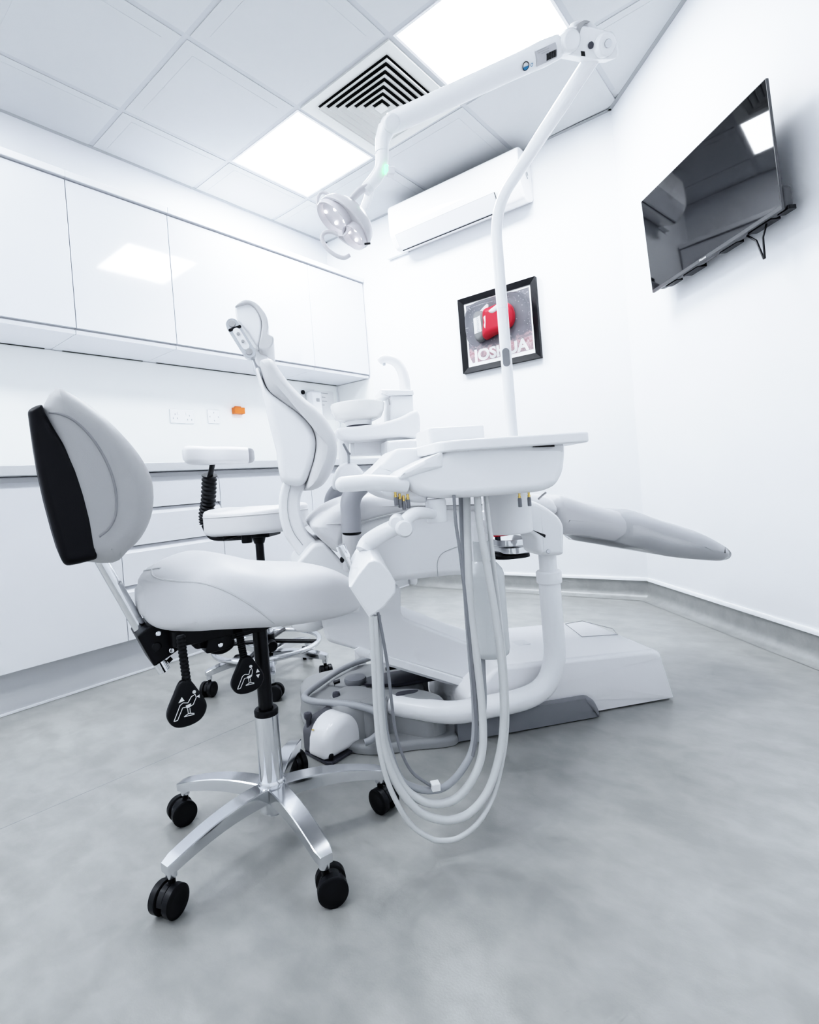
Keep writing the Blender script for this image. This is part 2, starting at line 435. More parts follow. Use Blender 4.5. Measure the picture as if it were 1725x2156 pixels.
def base_unit(y0, y1, kind, label):
    t = thing('base_cabinet', label, 'base cabinet', WORLD, group='white handleless base cabinets under the worktop')
    MB().box(XL + .002, XB - .03, y0 + .0005, y1 - .0005, .155, .871).build('carcass', 'cabinet_side', t)
    MB().box(XB - .032, XB - .022, y0 + .0005, y1 - .0005, .835, .868).build('finger_rail', 'plinth_grey', t)
    def front(z0, z1, nm):
        prf = [(XB - .022, z0), (XB, z0), (XB, z1 - .026), (XB - .02, z1), (XB - .022, z1)]
        mb = MB(); mb.prism([(a, b) for a, b in prf], y0 + .0015, y1 - .0015, lambda a, b, tt: (a, tt, b))
        mb.build(nm, 'cabinet_side', t, 20)
    if kind == 'drawer':
        for z0, z1 in ((.716, .850), (.556, .712), (.390, .552), (.160, .386)): front(z0, z1, 'drawer')
    else:
        front(.160, .850, 'door')
base_unit(-.75, -.265, 'door', 'white base cabinet with one door at the left, behind the black backrest')
base_unit(-.265, .23, 'drawer', 'white base cabinet with four handleless drawers behind the stool with the ribbed stem')
base_unit(.23, .83, 'door', 'white base cabinet directly right of the drawer unit, behind the dental chair')
base_unit(.83, 1.728, 'door', 'white base cabinet in the far corner under the basin end')
wt = MB().box(XL + .002, .85, -2.0, yE - .002 + .02, .873, .912, .003).build('worktop', 'worktop')
tag(wt, 'speckled pale grey worktop along the left wall', 'worktop')
struct('baseboard_left', MB().box(.70, .775, -2.0, 1.72, 0.001, .153), 'plinth_grey')
struct('trim_8', MB().box(.775, .781, -2.0, 1.72, 0.001, .009), 'cap_white')

# sockets and small wall things above the worktop
xs = XL + .008
LWp = lambda p: onp(p, 1, 0, 0, xs)
def socket(y0, y1, z0, z1, label, pins, name, mark):
    t = thing(name, label, 'socket', WORLD)
    MB().prism(roundpoly(rect(y0, y1, z0, z1), .004, 3), xs, xs + .009, lambda a, b, tt: (tt, a, b), r0=0, r1=.003).build('face_plate', 'white_gloss', t)
    for (y, z) in pins:
        MB().box(xs + .0088, xs + .0096, y - .0022, y + .0022, z - .0045, z + .0045).build('pin_hole', mark, t)
    return t
ts = socket(.325, .475, 1.188, 1.270, 'white double wall socket above the worktop', [(.355, 1.24), (.342, 1.216), (.368, 1.216), (.445, 1.235), (.432, 1.211), (.458, 1.211)], 'double_socket', 'mark_grey')
for y in (.375, .428): MB().box(xs + .009, xs + .012, y - .006, y + .006, 1.238, 1.254, .001).build('rocker_switch', 'white_plastic', ts)
socket(.570, .652, 1.195, 1.280, 'white single wall socket between the double socket and the orange clip', [(.611, 1.262), (.582, 1.236), (.640, 1.236), (.611, 1.212)], 'single_socket', 'mark_grey')
t = thing('wall_holder', 'small orange plastic holder fixed to the splashback', 'holder', WORLD)
MB().box(xs, xs + .035, .748, .825, 1.262, 1.302, .003).build('body', 'orange_plastic', t)
MB().box(xs, xs + .02, .765, .808, 1.302, 1.311, .002).build('top_lip', 'orange_plastic', t)
t = thing('soap_dispenser', 'white wall dispenser half hidden behind the dental chair backrest', 'dispenser', WORLD)
c = LWp((655, 843))
MB().box(xs, xs + .07, c[1] - .06, c[1] + .06, c[2] - .13, c[2] + .06, .02).build('housing', 'white_gloss', t)
MB().box(xs + .07, xs + .075, c[1] - .01, c[1] + .018, c[2] - .02, c[2] + .004, .002).build('window', 'mark_grey', t)
c = LWp((637, 826))
t = tag(MB().disc((xs + .006, c[1], c[2]), (1, 0, 0), .016, .012).build('wall_hook', 'black_plastic'), 'small black round hook on the splashback behind the backrest', 'hook')
t = thing('paper_notice', 'white paper notice pinned to the splashback in the corner', 'notice', WORLD)
a, b = LWp((660, 830)), LWp((705, 868))
MB().box(xs - .0005, xs + .0015, a[1], b[1], b[2] - .06, a[2] + .035).build('sheet', 'mark_white', t)
for k, w in enumerate((.8, .6, .7, .5)):
    z = a[2] + .015 - k * .03; MB().box(xs + .0015, xs + .0019, a[1] + .03, a[1] + .03 + (b[1] - a[1] - .06) * w, z - .002, z + .002).build('printed_line', 'mark_grey', t)

# ================================================================== CEILING THINGS
def light_panel(i, j, label, glow='panel_glow'):
    x0, y0 = i * GS + BAR, j * GS + BAR; x1, y1 = (i + 1) * GS - BAR, (j + 1) * GS - BAR
    t = thing('ceiling_light', label, 'ceiling light', WORLD, group='square ceiling light panels')
    mb = MB(); o = rect(x0, x1, y0, y1); k = rect(x0 + .012, x1 - .012, y0 + .012, y1 - .012)
    mb.rings([[(a, b, H - .004) for a, b in k], [(a, b, H - .004) for a, b in o], [(a, b, H + .003) for a, b in o], [(a, b, H + .003) for a, b in k], [(a, b, H - .004) for a, b in k]], cap=False)
    mb.build('frame', 'white_plastic', t)
    MB().quad((x0 + .0115, y0 + .0115, H - .001), (x0 + .0115, y1 - .0115, H - .001), (x1 - .0115, y1 - .0115, H - .001), (x1 - .0115, y0 + .0115, H - .001)).build('diffuser', glow, t)
light_panel(1, 1, 'lit square ceiling panel left of the air diffuser')
light_panel(3, 1, 'lit square ceiling panel behind the lamp arm, cut by the top edge')
light_panel(1, -2, 'lit square ceiling panel added out of view behind the camera on the cabinet side', 'panel_glow_dim')  # this row is unseen, added to light the room
light_panel(3, -2, 'lit square ceiling panel added out of view above and behind the camera', 'panel_glow_dim')
light_panel(1, -4, 'lit square ceiling panel added as fill out of view near the back wall, cabinet side', 'panel_glow_soft')  # unseen row added as fill for sides facing the camera
light_panel(3, -4, 'lit square ceiling panel added as fill out of view near the back wall, camera side', 'panel_glow_soft')
t = thing('air_diffuser', 'square stepped ceiling air diffuser between the two light panels', 'air vent', WORLD)
cx, cy = 2.5 * GS, 1.5 * GS; hw = GS / 2 - BAR
def sqring(a, za, b, zb, c_, zc, dd, zd):
    mb = MB(); mb.rings([[(cx + sx * w, cy + sy * w, z) for sx, sy in ((-1, -1), (1, -1), (1, 1), (-1, 1))] for w, z in ((a, za), (b, zb), (c_, zc), (dd, zd), (a, za))], cap=False); return mb
sqring(hw, H + .002, hw, H - .010, hw - .040, H - .008, hw - .068, H + .002).build('frame', 'vent_white', t)
MB().box(cx - hw + .05, cx + hw - .05, cy - hw + .05, cy + hw - .05, H - .0005, H + .0025).build('duct', 'vent_dark', t)
w0 = hw - .064
for k in range(6):
    w = w0 - k * .033
    mb = MB(); mb.rings([[(cx + sx * a_, cy + sy * a_, z_) for sx, sy in ((-1, -1), (1, -1), (1, 1), (-1, 1))] for a_, z_ in ((w, H - .012), (w, H - .019), (w - .002, H - .019), (w - .004, H - .013), (w - .027, H), (w - .027, H + .002), (w, H - .012))], cap=False); mb.build('louver', 'vent_white', t, 25)
w = w0 - 6 * .033
MB().box(cx - w, cx + w, cy - w, cy + w, H - .018, H - .012, .001).build('centre_plate', 'vent_white', t)
# ================================================================== AIR CONDITIONER
t = thing('air_conditioner', 'white split air conditioner high on the end wall', 'air conditioner', EW)
pr_ = roundpoly([(-.002, 2.335), (-.075, 2.305), (-.135, 2.300), (-.195, 2.375), (-.205, 2.42), (-.205, 2.565), (-.165, 2.592), (-.002, 2.595)], [.01, .03, .03, .05, .05, .03, .03, .004], 5)
MB().prism(pr_, .752, 1.675, vz, .012, 4).build('body', 'white_gloss', t, 30)
fl = [(-.110, 2.2955), (-.137, 2.2965), (-.2005, 2.374), (-.197, 2.3765)]
MB().prism(fl, .80, 1.515, vz).build('louver_flap', 'cabinet_gloss', t)
def acl(y0z, y1z, u0, u1, nm, m): pass
MB().tube([(.80, -.1985, 2.3765), (1.515, -.1985, 2.3765)], .0016, 6).build('flap_seam', 'mark_grey', t)
MB().tube([(.80, -.1225, 2.2945), (1.50, -.1225, 2.2945)], .0030, 6).build('air_slot', 'mark_black', t)
MB().tube([(1.517, -.1985, 2.3765), (1.517, -.17, 2.334), (1.517, -.138, 2.295)], .0020, 6).build('flap_end_gap', 'mark_black', t)
MB().tube([(.798, -.1985, 2.3765), (.798, -.17, 2.334), (.798, -.138, 2.295)], .0010, 6).build('flap_end_gap', 'mark_grey', t)
MB().tube([(1.677, -.07, 2.46), (1.677, -.085, 2.475), (1.677, -.095, 2.455), (1.677, -.075, 2.44)], .0022, 6, 4).build('side_emblem', 'mark_grey', t)
tr = tag(MB().box(0, 0.17, 0, .03, 0, .03, .003).build('pipe_trunking', 'wall_paint'), 'short white pipe trunking under the left end of the air conditioner', 'trunking')
p = EW.W(.60, -.032, 2.325); tr.location = p; tr.rotation_euler = (0, 0, math.radians(EW.deg))

# ================================================================== FRAMED BOXING GLOVE
t = thing('picture_frame', 'black framed boxing glove display on the end wall', 'picture', EW)
F_ = [EW.T(q, -.022) for q in ((963, 632), (1126, 583), (1142, 753), (978, 787))]
u0 = (F_[0][0] + F_[3][0]) / 2; u1 = (F_[1][0] + F_[2][0]) / 2; z1 = (F_[0][2] + F_[1][2]) / 2; z0 = (F_[3][2] + F_[2][2]) / 2
fw = .036
def framer(w0_, w1_, v0, v1, vin):
    a, b = rect(u0 + w0_, u1 - w0_, z0 + w0_, z1 - w0_), rect(u0 + w1_, u1 - w1_, z0 + w1_, z1 - w1_)
    mb = MB(); mb.rings([[uz(p[0], p[1], v0) for p in a], [uz(p[0], p[1], v1) for p in a], [uz(p[0], p[1], vin) for p in b], [uz(p[0], p[1], v0) for p in b], [uz(p[0], p[1], v0) for p in a]], cap=False); return mb
framer(0, fw, -.002, -.030, -.020).build('frame', 'frame_black', t, 20)
framer(fw - .001, fw + .012, -.002, -.014, -.012).build('mount', 'mark_white', t, 20)
# poster: procedural collage of grey arena, pink crowd and confetti
def poster_mat():
    m = bpy.data.materials.new('poster_print'); m.use_nodes = True; nt = m.node_tree; b = nt.nodes['Principled BSDF']; b.inputs['Roughness'].default_value = .35
    tc = nt.nodes.new('ShaderNodeTexCoord'); sp = nt.nodes.new('ShaderNodeSeparateXYZ'); nt.links.new(tc.outputs['Generated'], sp.inputs[0])
    n = nt.nodes.new('ShaderNodeTexNoise'); n.inputs['Scale'].default_value = 11; n.inputs['Detail'].default_value = 6; n.inputs['Distortion'].default_value = 1.2
    nt.links.new(tc.outputs['Generated'], n.inputs['Vector'])
    ad = nt.nodes.new('ShaderNodeMath'); ad.operation = 'MULTIPLY_ADD'; ad.inputs[1].default_value = .50; nt.links.new(n.outputs['Fac'], ad.inputs[0]); nt.links.new(sp.outputs['Z'], ad.inputs[2])
    cr = nt.nodes.new('ShaderNodeValToRGB'); e = cr.color_ramp.elements
    e[0].position = .22; e[0].color = (.36, .33, .35, 1); e[1].position = .95; e[1].color = (.17, .17, .19, 1)
    for p_, c_ in ((.32, (.34, .25, .27, 1)), (.38, (.55, .40, .42, 1)), (.43, (.30, .15, .17, 1)), (.48, (.50, .36, .38, 1)), (.56, (.20, .19, .215, 1))):
        x = cr.color_ramp.elements.new(p_); x.color = c_
    nt.links.new(ad.outputs[0], cr.inputs['Fac'])
    v = nt.nodes.new('ShaderNodeTexVoronoi'); v.inputs['Scale'].default_value = 26; nt.links.new(tc.outputs['Generated'], v.inputs['Vector'])
    lt = nt.nodes.new('ShaderNodeMath'); lt.operation = 'LESS_THAN'; lt.inputs[1].default_value = .16; nt.links.new(v.outputs['Distance'], lt.inputs[0])
    wn = nt.nodes.new('ShaderNodeMath'); wn.operation = 'MULTIPLY'; wn.inputs[1].default_value = .5; nt.links.new(lt.outputs[0], wn.inputs[0])
    mx = nt.nodes.new('ShaderNodeMix'); mx.data_type = 'RGBA'; nt.links.new(wn.outputs[0], mx.inputs[0]); nt.links.new(cr.outputs['Color'], mx.inputs[6]); mx.inputs[7].default_value = (.8, .78, .82, 1)
    nt.links.new(mx.outputs[2], b.inputs['Base Color']); MATS['poster_print'] = m
poster_mat()
iu0, iu1, iz0, iz1 = u0 + fw + .011, u1 - fw - .011, z0 + fw + .011, z1 - fw - .011
po = MB().box(iu0, iu1, -.010, -.004, iz0, iz1).build('poster', 'poster_print', t)
cw = (iu1 - iu0)
text_mesh('lettering', 'JOSHUA', .100, 'mark_white', po, basis(((iu0 + iu1) / 2, -.0105, iz0 + .052), (1, 0, 0), (0, 0, 1)), .0006, .0042, space=1.0)
MB().prism([(iu0, iz0), (iu1, iz0), (iu1, iz0 + .016), (iu0 + .02, iz0 + .012), (iu0, iz0 + .06)], -.0103, -.0107, uz).build('poster_border', 'mark_white', po)
# glove: cuff, patch, fist with a folded thumb; lies to the right
gc = ((iu0 + iu1) / 2 + .006, iz0 + .240)
def gl(pts): return smooth2d([(gc[0] + a, gc[1] + b) for a, b in pts], 6)
MB().prism(gl([(-.150, -.085), (-.09, -.090), (-.075, .0), (-.085, .07), (-.150, .062)]), -.014, -.058, uz, r1=.018, r0=.0).build('glove_cuff', 'glove_cuff', t, 60)
MB().prism([(gc[0] - .146, gc[1] - .062), (gc[0] - .094, gc[1] - .055), (gc[0] - .098, gc[1] + .045), (gc[0] - .146, gc[1] + .036)], -.0575, -.0595, uz).build('glove_patch', 'mark_white', t)
text_mesh('patch_lettering', 'LONSDALE', .020, 'mark_grey', t, basis((gc[0] - .118, -.0598, gc[1] - .008), (0, 0, -1), (1, 0, 0)), .0003)
MB().prism(gl([(-.09, -.095), (-.02, -.088), (.06, -.078), (.105, -.055), (.120, .0), (.105, .058), (.060, .088), (-.02, .082), (-.075, .070), (-.085, -.01)]), -.014, -.082, uz, r1=.034, r0=.01, seg=6).build('glove_fist', 'glove_red', t, 60)
MB().prism(gl([(-.03, .05), (.03, .078), (.075, .092), (.088, .075), (.055, .052), (0, .03)]), -.050, -.092, uz, r1=.016, r0=.005).build('glove_thumb', 'mark_white', t, 60)
MB().prism(gl([(-.14, .055), (-.09, .095), (-.055, .112), (-.052, .08), (-.09, .06)]), -.012, -.030, uz, r1=.006, r0=0).build('glove_strap', 'mark_white', t, 60)
MB().prism(gl([(-.062, -.048), (-.05, -.045), (-.046, -.015), (-.05, .010), (-.046, .028), (-.066, .022), (-.062, -.01), (-.068, -.03)]), -.0785, -.0815, uz).build('glove_emblem', 'mark_white', t, 60)
# clear dome over the glove
mb = MB(); q = roundpoly(rect(iu0 + .004, iu1 - .004, iz0 + .085, iz1 - .004), .12, 8); rings = []
for k in range(7):
    th = PI / 2 * k / 6; rings.append([uz(a, b, -.011 - .095 * math.sin(th)) for a, b in inset2(q, .055 * (1 - math.cos(th)))])
mb.rings(rings, cap=False); mb.bm.faces.new([v for v in list(mb.bm.verts)[-len(q):]])
mb.build('clear_dome', 'acrylic', t, 60)

# ================================================================== TELEVISION
t = thing('television', 'black flat television tilted on the angled wall', 'television', RW)
tl, trr, br, bl = RW.T((1347, 428), -.110), RW.T((1613, 166), -.110), RW.T((1650, 437), -.088), RW.T((1380, 616), -.088)
tu0 = (tl[0] + bl[0]) / 2; tu1 = (trr[0] + br[0]) / 2; tz0 = (bl[2] + br[2]) / 2; tz1 = (tl[2] + trr[2]) / 2
TA = math.atan2(.021, tz1 - tz0); ct, sn = math.cos(TA), math.sin(TA); hgt = (tz1 - tz0) / ct
def tvm(a, b, w): return (a, -.088 - b * sn - w * ct, tz0 + b * ct - w * sn)   # a along, b up the screen, w out of the screen
MB().prism(roundpoly(rect(tu0, tu1, 0, hgt), .003, 2), -.007, .003, tvm, .001, 2).build('panel', 'tv_bezel', t)
MB().prism(rect(tu0 + .003, tu1 - .003, .014, hgt - .003), .0028, .0034, tvm).build('screen', 'tv_screen', t)
MB().prism(roundpoly(rect(tu0 + .03, tu1 + .002, .0, .080), .02, 4), -.042, -.006, tvm, .012, 3).build('rear_housing', 'tv_bezel', t)
text_mesh('brand_lettering', 'Hisense', .013, 'mark_white', t, basis(tvm(tu0 + .36, .007, .0036), Vector(tvm(1, 0, 0)) - Vector(tvm(0, 0, 0)), Vector(tvm(0, 1, 0)) - Vector(tvm(0, 0, 0))), .0002)
for a0, a1, w0_, w1_ in ((.08, .16, -.045, -.012), (.20, .30, -.058, -.015), (.42, .52, -.05, -.02), (.58, .69, -.05, -.012), (.71, .76, -.045, -.015)):
    mb = MB(); mb.prism(roundpoly([(tu0 + a0, w0_), (tu0 + a1, w0_), (tu0 + a1, w1_), (tu0 + a0, w1_)], .006, 3), -.003, .01, lambda a, w, b: tvm(a, b, w)); mb.build('bottom_vent', 'black_plastic', t)
MB().prism(rect(tu0 + .25, tu0 + .50, .1, .3), -.075, -.05, tvm).build('bracket_plate', 'black_plastic', t)
MB().box(tu0 + .28, tu0 + .47, -.03, -.001, tz0 + .08, tz0 + .32, .003).build('wall_bracket', 'black_plastic', t)
for a in (.30, .44): MB().box(tu0 + a, tu0 + a + .02, -.06, -.02, tz0 + .02, tz0 + .2, .002).build('bracket_arm', 'black_plastic', t)
k0, k1, k2 = RW.T((1593, 507), -.075), RW.T((1609, 545), -.075), RW.T((1607, 500), -.075)
MB().tube([tvm(tu0 + .55, .01, -.03), k0, k1, (k1[0] + .004, k1[1], k1[2]), k2, tvm(tu0 + .66, .02, -.03)], .0035, 8).build('pull_cord', 'black_plastic', t)
# ================================================================== DENTAL CHAIR (u towards the foot end, v away from the camera)
DC = Fr(2.293, -.021, 51)
t = thing('dental_chair', 'white dental treatment chair with upright backrest and extended leg rest', 'dental chair', DC)
chair = t
# base
bp = [(-.02, .0), (.66, .0), (.672, .02), (.655, .25), (.60, .37), (.36, .455), (-.02, .455)]
prof = roundpoly([(.02, .004), (.705, .004), (.668, .152), (.645, .163), (.135, .186), (.035, .11)], [.002, .008, .012, .02, .01, .02], 4)
base = MB().prism(prof, -.002, .40, uz, r0=.014, r1=.03, seg=4).build('base', 'white_plastic', t, 45)
# service cover outlined on the deck
cq = [DC.Z(p, .172) for p in ((1190, 1311), (1226, 1339), (1300, 1331), (1290, 1318), (1226, 1303))]
def dz(u): return .192 - .029 * (u + .02) / .665
mb = MB(); mb.tube([(a, b, dz(a) + .0006) for a, b, _ in cq] + [(cq[0][0], cq[0][1], dz(cq[0][0]) + .0006)], .0012, 6)
mb.build('service_cover_seam', 'mark_grey', base)
lbl = DC.Z((1092, 1350), .185)
MB().box(lbl[0] - .03, lbl[0] + .03, lbl[1] - .025, lbl[1] + .025, dz(lbl[0]) - .002, dz(lbl[0]) + .0012).build('rating_label', 'unit_shade', base)
sk = roundpoly([(-.005, .003), (.43, .003), (.43, .02), (.412, .064), (-.005, .064)], [.002, .004, .02, .03, .002], 5)
MB().prism(sk, -.030, -.001, uz, r0=.008, r1=0).build('side_skirt', 'grey_plastic', t, 40)
# grey pod at the head end
pp = smooth2d([(-.0, -.02), (-.13, -.022), (-.25, -.005), (-.33, .06), (-.395, .18), (-.425, .30), (-.41, .42), (-.30, .47), (-.12, .46), (.0, .455), (.0, .2)], 5)
pod = MB().prism(pp, .002, .026, uv, r0=0, r1=.012, seg=3).build('base_pod', 'pod_grey', t, 45)
rim = smooth2d([(-.26, .10), (-.345, .115), (-.415, .25), (-.41, .40), (-.30, .455), (-.12, .45), (-.05, .40), (-.03, .26), (-.08, .12)], 5)
MB().prism(rim, .02, .098, uv, r0=0, r1=.018, seg=4).build('pod_rim', 'pod_grey', pod, 45)
c0 = [DC.Z(p, .125) for p in ((690, 1462), (720, 1443), (765, 1440), (800, 1447), (880, 1446), (935, 1462), (900, 1478), (820, 1470), (760, 1482), (705, 1480))]
MB().prism(smooth2d([(a, b) for a, b, _ in c0], 5), .02, .128, uv, r0=0, r1=.03, seg=5).build('pod_cover', 'pod_grey', pod, 50)
s0 = DC.Z((855, 1456), .131)
MB().prism(smooth2d([(s0[0] - .03, s0[1] - .008), (s0[0] + .02, s0[1] - .012), (s0[0] + .035, s0[1] + .006), (s0[0] - .015, s0[1] + .012)], 4), .120, .1295, uv).build('pod_slot', 'dark_grey', pod)
h0 = DC.Z((785, 1472), .12)
MB().lathe([(.046, .02), (.046, .115), (.04, .126), (.001, .128)], (h0[0], h0[1], 0), (0, 0, 1), 32).build('pod_post', 'pod_grey', pod, 50)
k0 = DC.Z((748, 1425), .125)
plate = [DC.Z(p, .105) for p in ((690, 1440), (735, 1413), (850, 1395), (900, 1420), (830, 1436), (740, 1446))]
pl = MB().prism([(a, b) for a, b, _ in plate], .026, .106, uv, r0=0, r1=.004).build('pedal_plate', 'pod_grey', pod)
dk = [DC.Z(p, .108) for p in ((735, 1441), (792, 1420), (905, 1402), (935, 1425), (840, 1440))]
MB().prism([(a, b) for a, b, _ in dk], .10, .109, uv).build('dark_plate', 'dark_grey', pod)
dk = [DC.Z(p, .108) for p in ((702, 1436), (716, 1432), (716, 1436), (704, 1440))]
MB().prism([(a, b) for a, b, _ in dk], .10, .112, uv).build('plate_clip', 'black_plastic', pod)
MB().lathe([(.030, .104), (.034, .108), (.036, .118), (.034, .124), (.001, .127)], (k0[0], k0[1], 0), (0, 0, 1), 32).build('pedal_disc', 'grey_plastic', pod, 50)
mb = MB()
for k, pts in enumerate((((815, 1440), (850, 1425), (880, 1410), (905, 1395)), ((820, 1446), (862, 1432), (873, 1425), (884, 1412), (930, 1418), (915, 1440)), ((840, 1452), (880, 1440), (905, 1432), (940, 1430)), ((826, 1438), (845, 1412), (870, 1405), (868, 1440)))):
    P = [DC.T(p, .26 + .02 * k) for p in pts]; mb.tube([(a, b, max(c_, .135)) for a, b, c_ in P], .0055, 8, 6)
mb.build('cable_bundle', 'black_plastic', t)
# lift arm
T1 = lambda *ps: DC.sz(ps, .10)
la = T1((680, 1262), (680, 1300), (683, 1340), (691, 1353), (745, 1369), (985, 1440)) + [(.20, .09), (.20, .19)] + T1((980, 1353), (848, 1298), (846, 1275), (850, 1240))
la = [(-.342, .45), (-.343, .33), (-.336, .295), (-.318, .285), (-.255, .258), (.10, .105), (.20, .10), (.20, .185), (.085, .236), (-.112, .338), (-.105, .43)]
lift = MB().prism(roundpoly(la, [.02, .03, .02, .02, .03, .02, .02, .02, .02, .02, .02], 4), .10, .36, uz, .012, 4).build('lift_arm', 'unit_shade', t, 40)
MB().prism([(-.26, .262), (-.25, .245), (.09, .092), (.115, .098), (.10, .112), (-.245, .268)], .088, .10, uz, r0=.003, r1=0).build('lift_arm_trim', 'unit_white', lift)
MB().prism([(-.19, .222), (-.19, .205), (.075, .085), (.09, .092), (.0, .135)], .120, .34, uz).build('lift_arm_underside', 'unit_white', lift)
MB().lathe([(.001, .295), (.04, .297), (.058, .31), (.063, .335), (.066, .40)], (-.375, .26, 0), (0, 0, 1), 32).build('pivot_cup', 'unit_white', t, 50)
# pivot cover under the backrest link
pc = roundpoly(DC.sz(((612, 1200), (634, 1172), (659, 1143), (684, 1142), (742, 1206), (760, 1290), (640, 1300)), .09), [.02, .01, .012, .012, .04, .02, .02], 4)
MB().prism(pc, .075, .42, uz, .012, 4).build('pivot_cover', 'unit_white', t, 45)
# seat shell
sh = DC.sz(((745, 1100), (800, 1086), (900, 1066), (1040, 1062), (1040, 1190), (1015, 1212), (955, 1213), (834, 1226), (770, 1235), (740, 1150)), .06)
MB().prism(roundpoly(sh, .02, 5), .06, .46, uz, .022, 5).build('seat_shell', 'unit_white', t, 40)
lid = DC.sz(((922, 1216), (922, 1180), (940, 1160), (985, 1152), (985, 1212)), .06)
mb = MB(); mb.tube([(a, .0595, b) for a, b in smooth2d(lid, 5, False)], .0010, 6); mb.build('shell_seam', 'mark_grey', t)
# seat cushion
N = .04
sc = DC.sz(((654, 1108), (660, 1096), (680, 1078), (705, 1062), (745, 1046), (800, 1038), (900, 1034), (1040, 1034), (1140, 1046), (1150, 1085), (1040, 1080), (900, 1072), (800, 1090), (757, 1104), (735, 1120), (715, 1156), (700, 1156), (684, 1143), (664, 1124)), .10)
cu = MB().prism(smooth2d(sc, 4), .03, .49, uz, .035, 6).build('seat_cushion', 'white_leather', t, 60)
pts = [DC.T(p, .064 if p[0] < 690 else .031) for p in ((668, 1108), (690, 1104), (757, 1099), (810, 1086), (860, 1076), (920, 1068))]
MB().tube(pts, .0018, 6, 4).build('seat_piping', 'piping', cu)
# leg rest with clear cover
lr = DC.sz(((1120, 1044), (1180, 1056), (1247, 1074), (1330, 1095), (1400, 1117), (1438, 1136), (1455, 1150), (1451, 1163), (1430, 1165), (1340, 1156), (1290, 1142), (1190, 1122), (1120, 1110)), .25)
leg = MB().prism(smooth2d(lr, 5), .06, .44, uz, .045, 6).build('leg_rest', 'foot_leather', t, 60)
tp = [DC.T(p, .085) for p in ((1140, 1062), (1247, 1090), (1330, 1110), (1400, 1131))]
MB().tube(tp, .0018, 6, 5).build('leg_rest_piping', 'piping', leg)
mb = MB()
o1 = DC.sz(((1247, 1072), (1330, 1093), (1400, 1115), (1440, 1135), (1458, 1151), (1453, 1166), (1430, 1168), (1340, 1159), (1290, 1145), (1240, 1137)), .25)
o1 = smooth2d(o1, 5)
rs = []
for v, i_ in ((.06, .045), (.0604, .030), (.075, .008), (.10, .0), (.40, .0), (.425, .008), (.44, .03), (.4405, .045)): rs.append([(a, v - .003 if v < .2 else v + .003, b) for a, b in inset2(o1, i_ - .0025)])
mb.rings(rs, cap=False); mb.build('clear_foot_cover', 'clear_film', leg, 70)
MB().prism(DC.sz(((1185, 1120), (1297, 1141), (1297, 1144), (1185, 1124)), .25), .10, .40, uz).build('leg_rest_plate', 'clear_film', leg)
# backrest link arm
lo = [(598, 1013), (589, 1040), (587, 1060), (589, 1091), (600, 1128), (617, 1152), (634, 1170), (665, 1142), (652, 1126), (641, 1108), (634, 1084), (632, 1060), (635, 1040), (645, 1020), (640, 1008), (620, 1004)]
la_ = MB().prism(smooth2d(DC.sz(lo, .16), 4), .15, .36, uz, .010, 4).build('backrest_link', 'unit_white', t, 50)
li = [DC.T(p, .148) for p in ((613, 1020), (606, 1050), (607, 1085), (618, 1120), (638, 1148))]
MB().tube(li, .0010, 6, 5).build('link_seam', 'mark_grey', la_)
# backrest: shell and cushion
bs = [(538, 776), (546, 800), (553, 830), (566, 885), (580, 937), (585, 980), (595, 1013), (622, 1023), (641, 1018), (652, 999), (663, 961), (666, 926), (655, 896), (630, 870), (596, 845), (566, 822), (552, 795), (546, 774)]
MB().prism(smooth2d(DC.sz(bs, .06), 4), .05, .47, uz, .022, 5).build('backrest_shell', 'unit_white', t, 50)
bc = [(548, 772), (556, 762), (574, 763), (592, 788), (612, 814), (640, 842), (668, 865), (692, 895), (706, 925), (708, 958), (698, 992), (680, 1020), (657, 1032), (645, 1028), (650, 1003), (662, 962), (664, 925), (653, 898), (628, 873), (594, 848), (564, 822)]
bcm = MB().prism(smooth2d(DC.sz(bc, .09), 4), .035, .485, uz, .030, 6).build('backrest_cushion', 'pale_leather', t, 60)
pts = [DC.T(p, .050) for p in ((646, 860), (678, 890), (696, 920), (700, 955), (690, 990), (672, 1018))]
MB().tube(pts, .0017, 6, 5).build('backrest_piping', 'piping', bcm)
# headrest
hs = [(500, 664), (512, 656), (527, 654), (541, 665), (552, 688), (552, 715), (546, 743), (533, 728), (526, 716), (512, 700), (503, 688)]
hc = [(499, 660), (510, 650), (524, 646), (544, 654), (562, 677), (567, 700), (566, 714), (577, 722), (575, 738), (563, 748), (547, 745), (551, 718), (553, 690), (543, 667), (528, 655), (512, 657)]
hd = MB().prism(smooth2d(DC.sz(hs, .22), 4), .145, .37, uz, .007, 4).build('headrest_shell', 'unit_white', t, 60)
MB().prism(smooth2d(DC.sz(hc, .20), 4), .135, .40, uz, .0055, 4).build('headrest_cushion', 'pale_leather', t, 60)
a, b = DC.T((489.5, 685), .13), DC.T((525.5, 743), .13)
def capsule(a, b, rad, n=10):
    A, B = Vector((a[0], a[2])), Vector((b[0], b[2])); e = (B - A).normalized(); m = Vector((-e.y, e.x)); o = []
    for k in range(n + 1):
        th = PI * k / n; q = B + (m * math.cos(th) + e * math.sin(th)) * rad; o.append((q.x, q.y))
    for k in range(n + 1):
        th = PI * k / n; q = A - (m * math.cos(th) + e * math.sin(th)) * rad; o.append((q.x, q.y))
    return o
br = MB().prism(capsule(a, b, .0175), .118, .150, uz, .002, 2).build('headrest_link', 'brushed_metal', t, 40)
lp = lambda k, off=0: (a[0] + (b[0] - a[0]) * k, a[2] + (b[2] - a[2]) * k)
q0, q1 = lp(.27), lp(.80)
MB().prism(capsule((q0[0], 0, q0[1]), (q1[0], 0, q1[1]), .0105), .1145, .120, uz, .001, 2).build('link_plate', 'white_plastic', br)
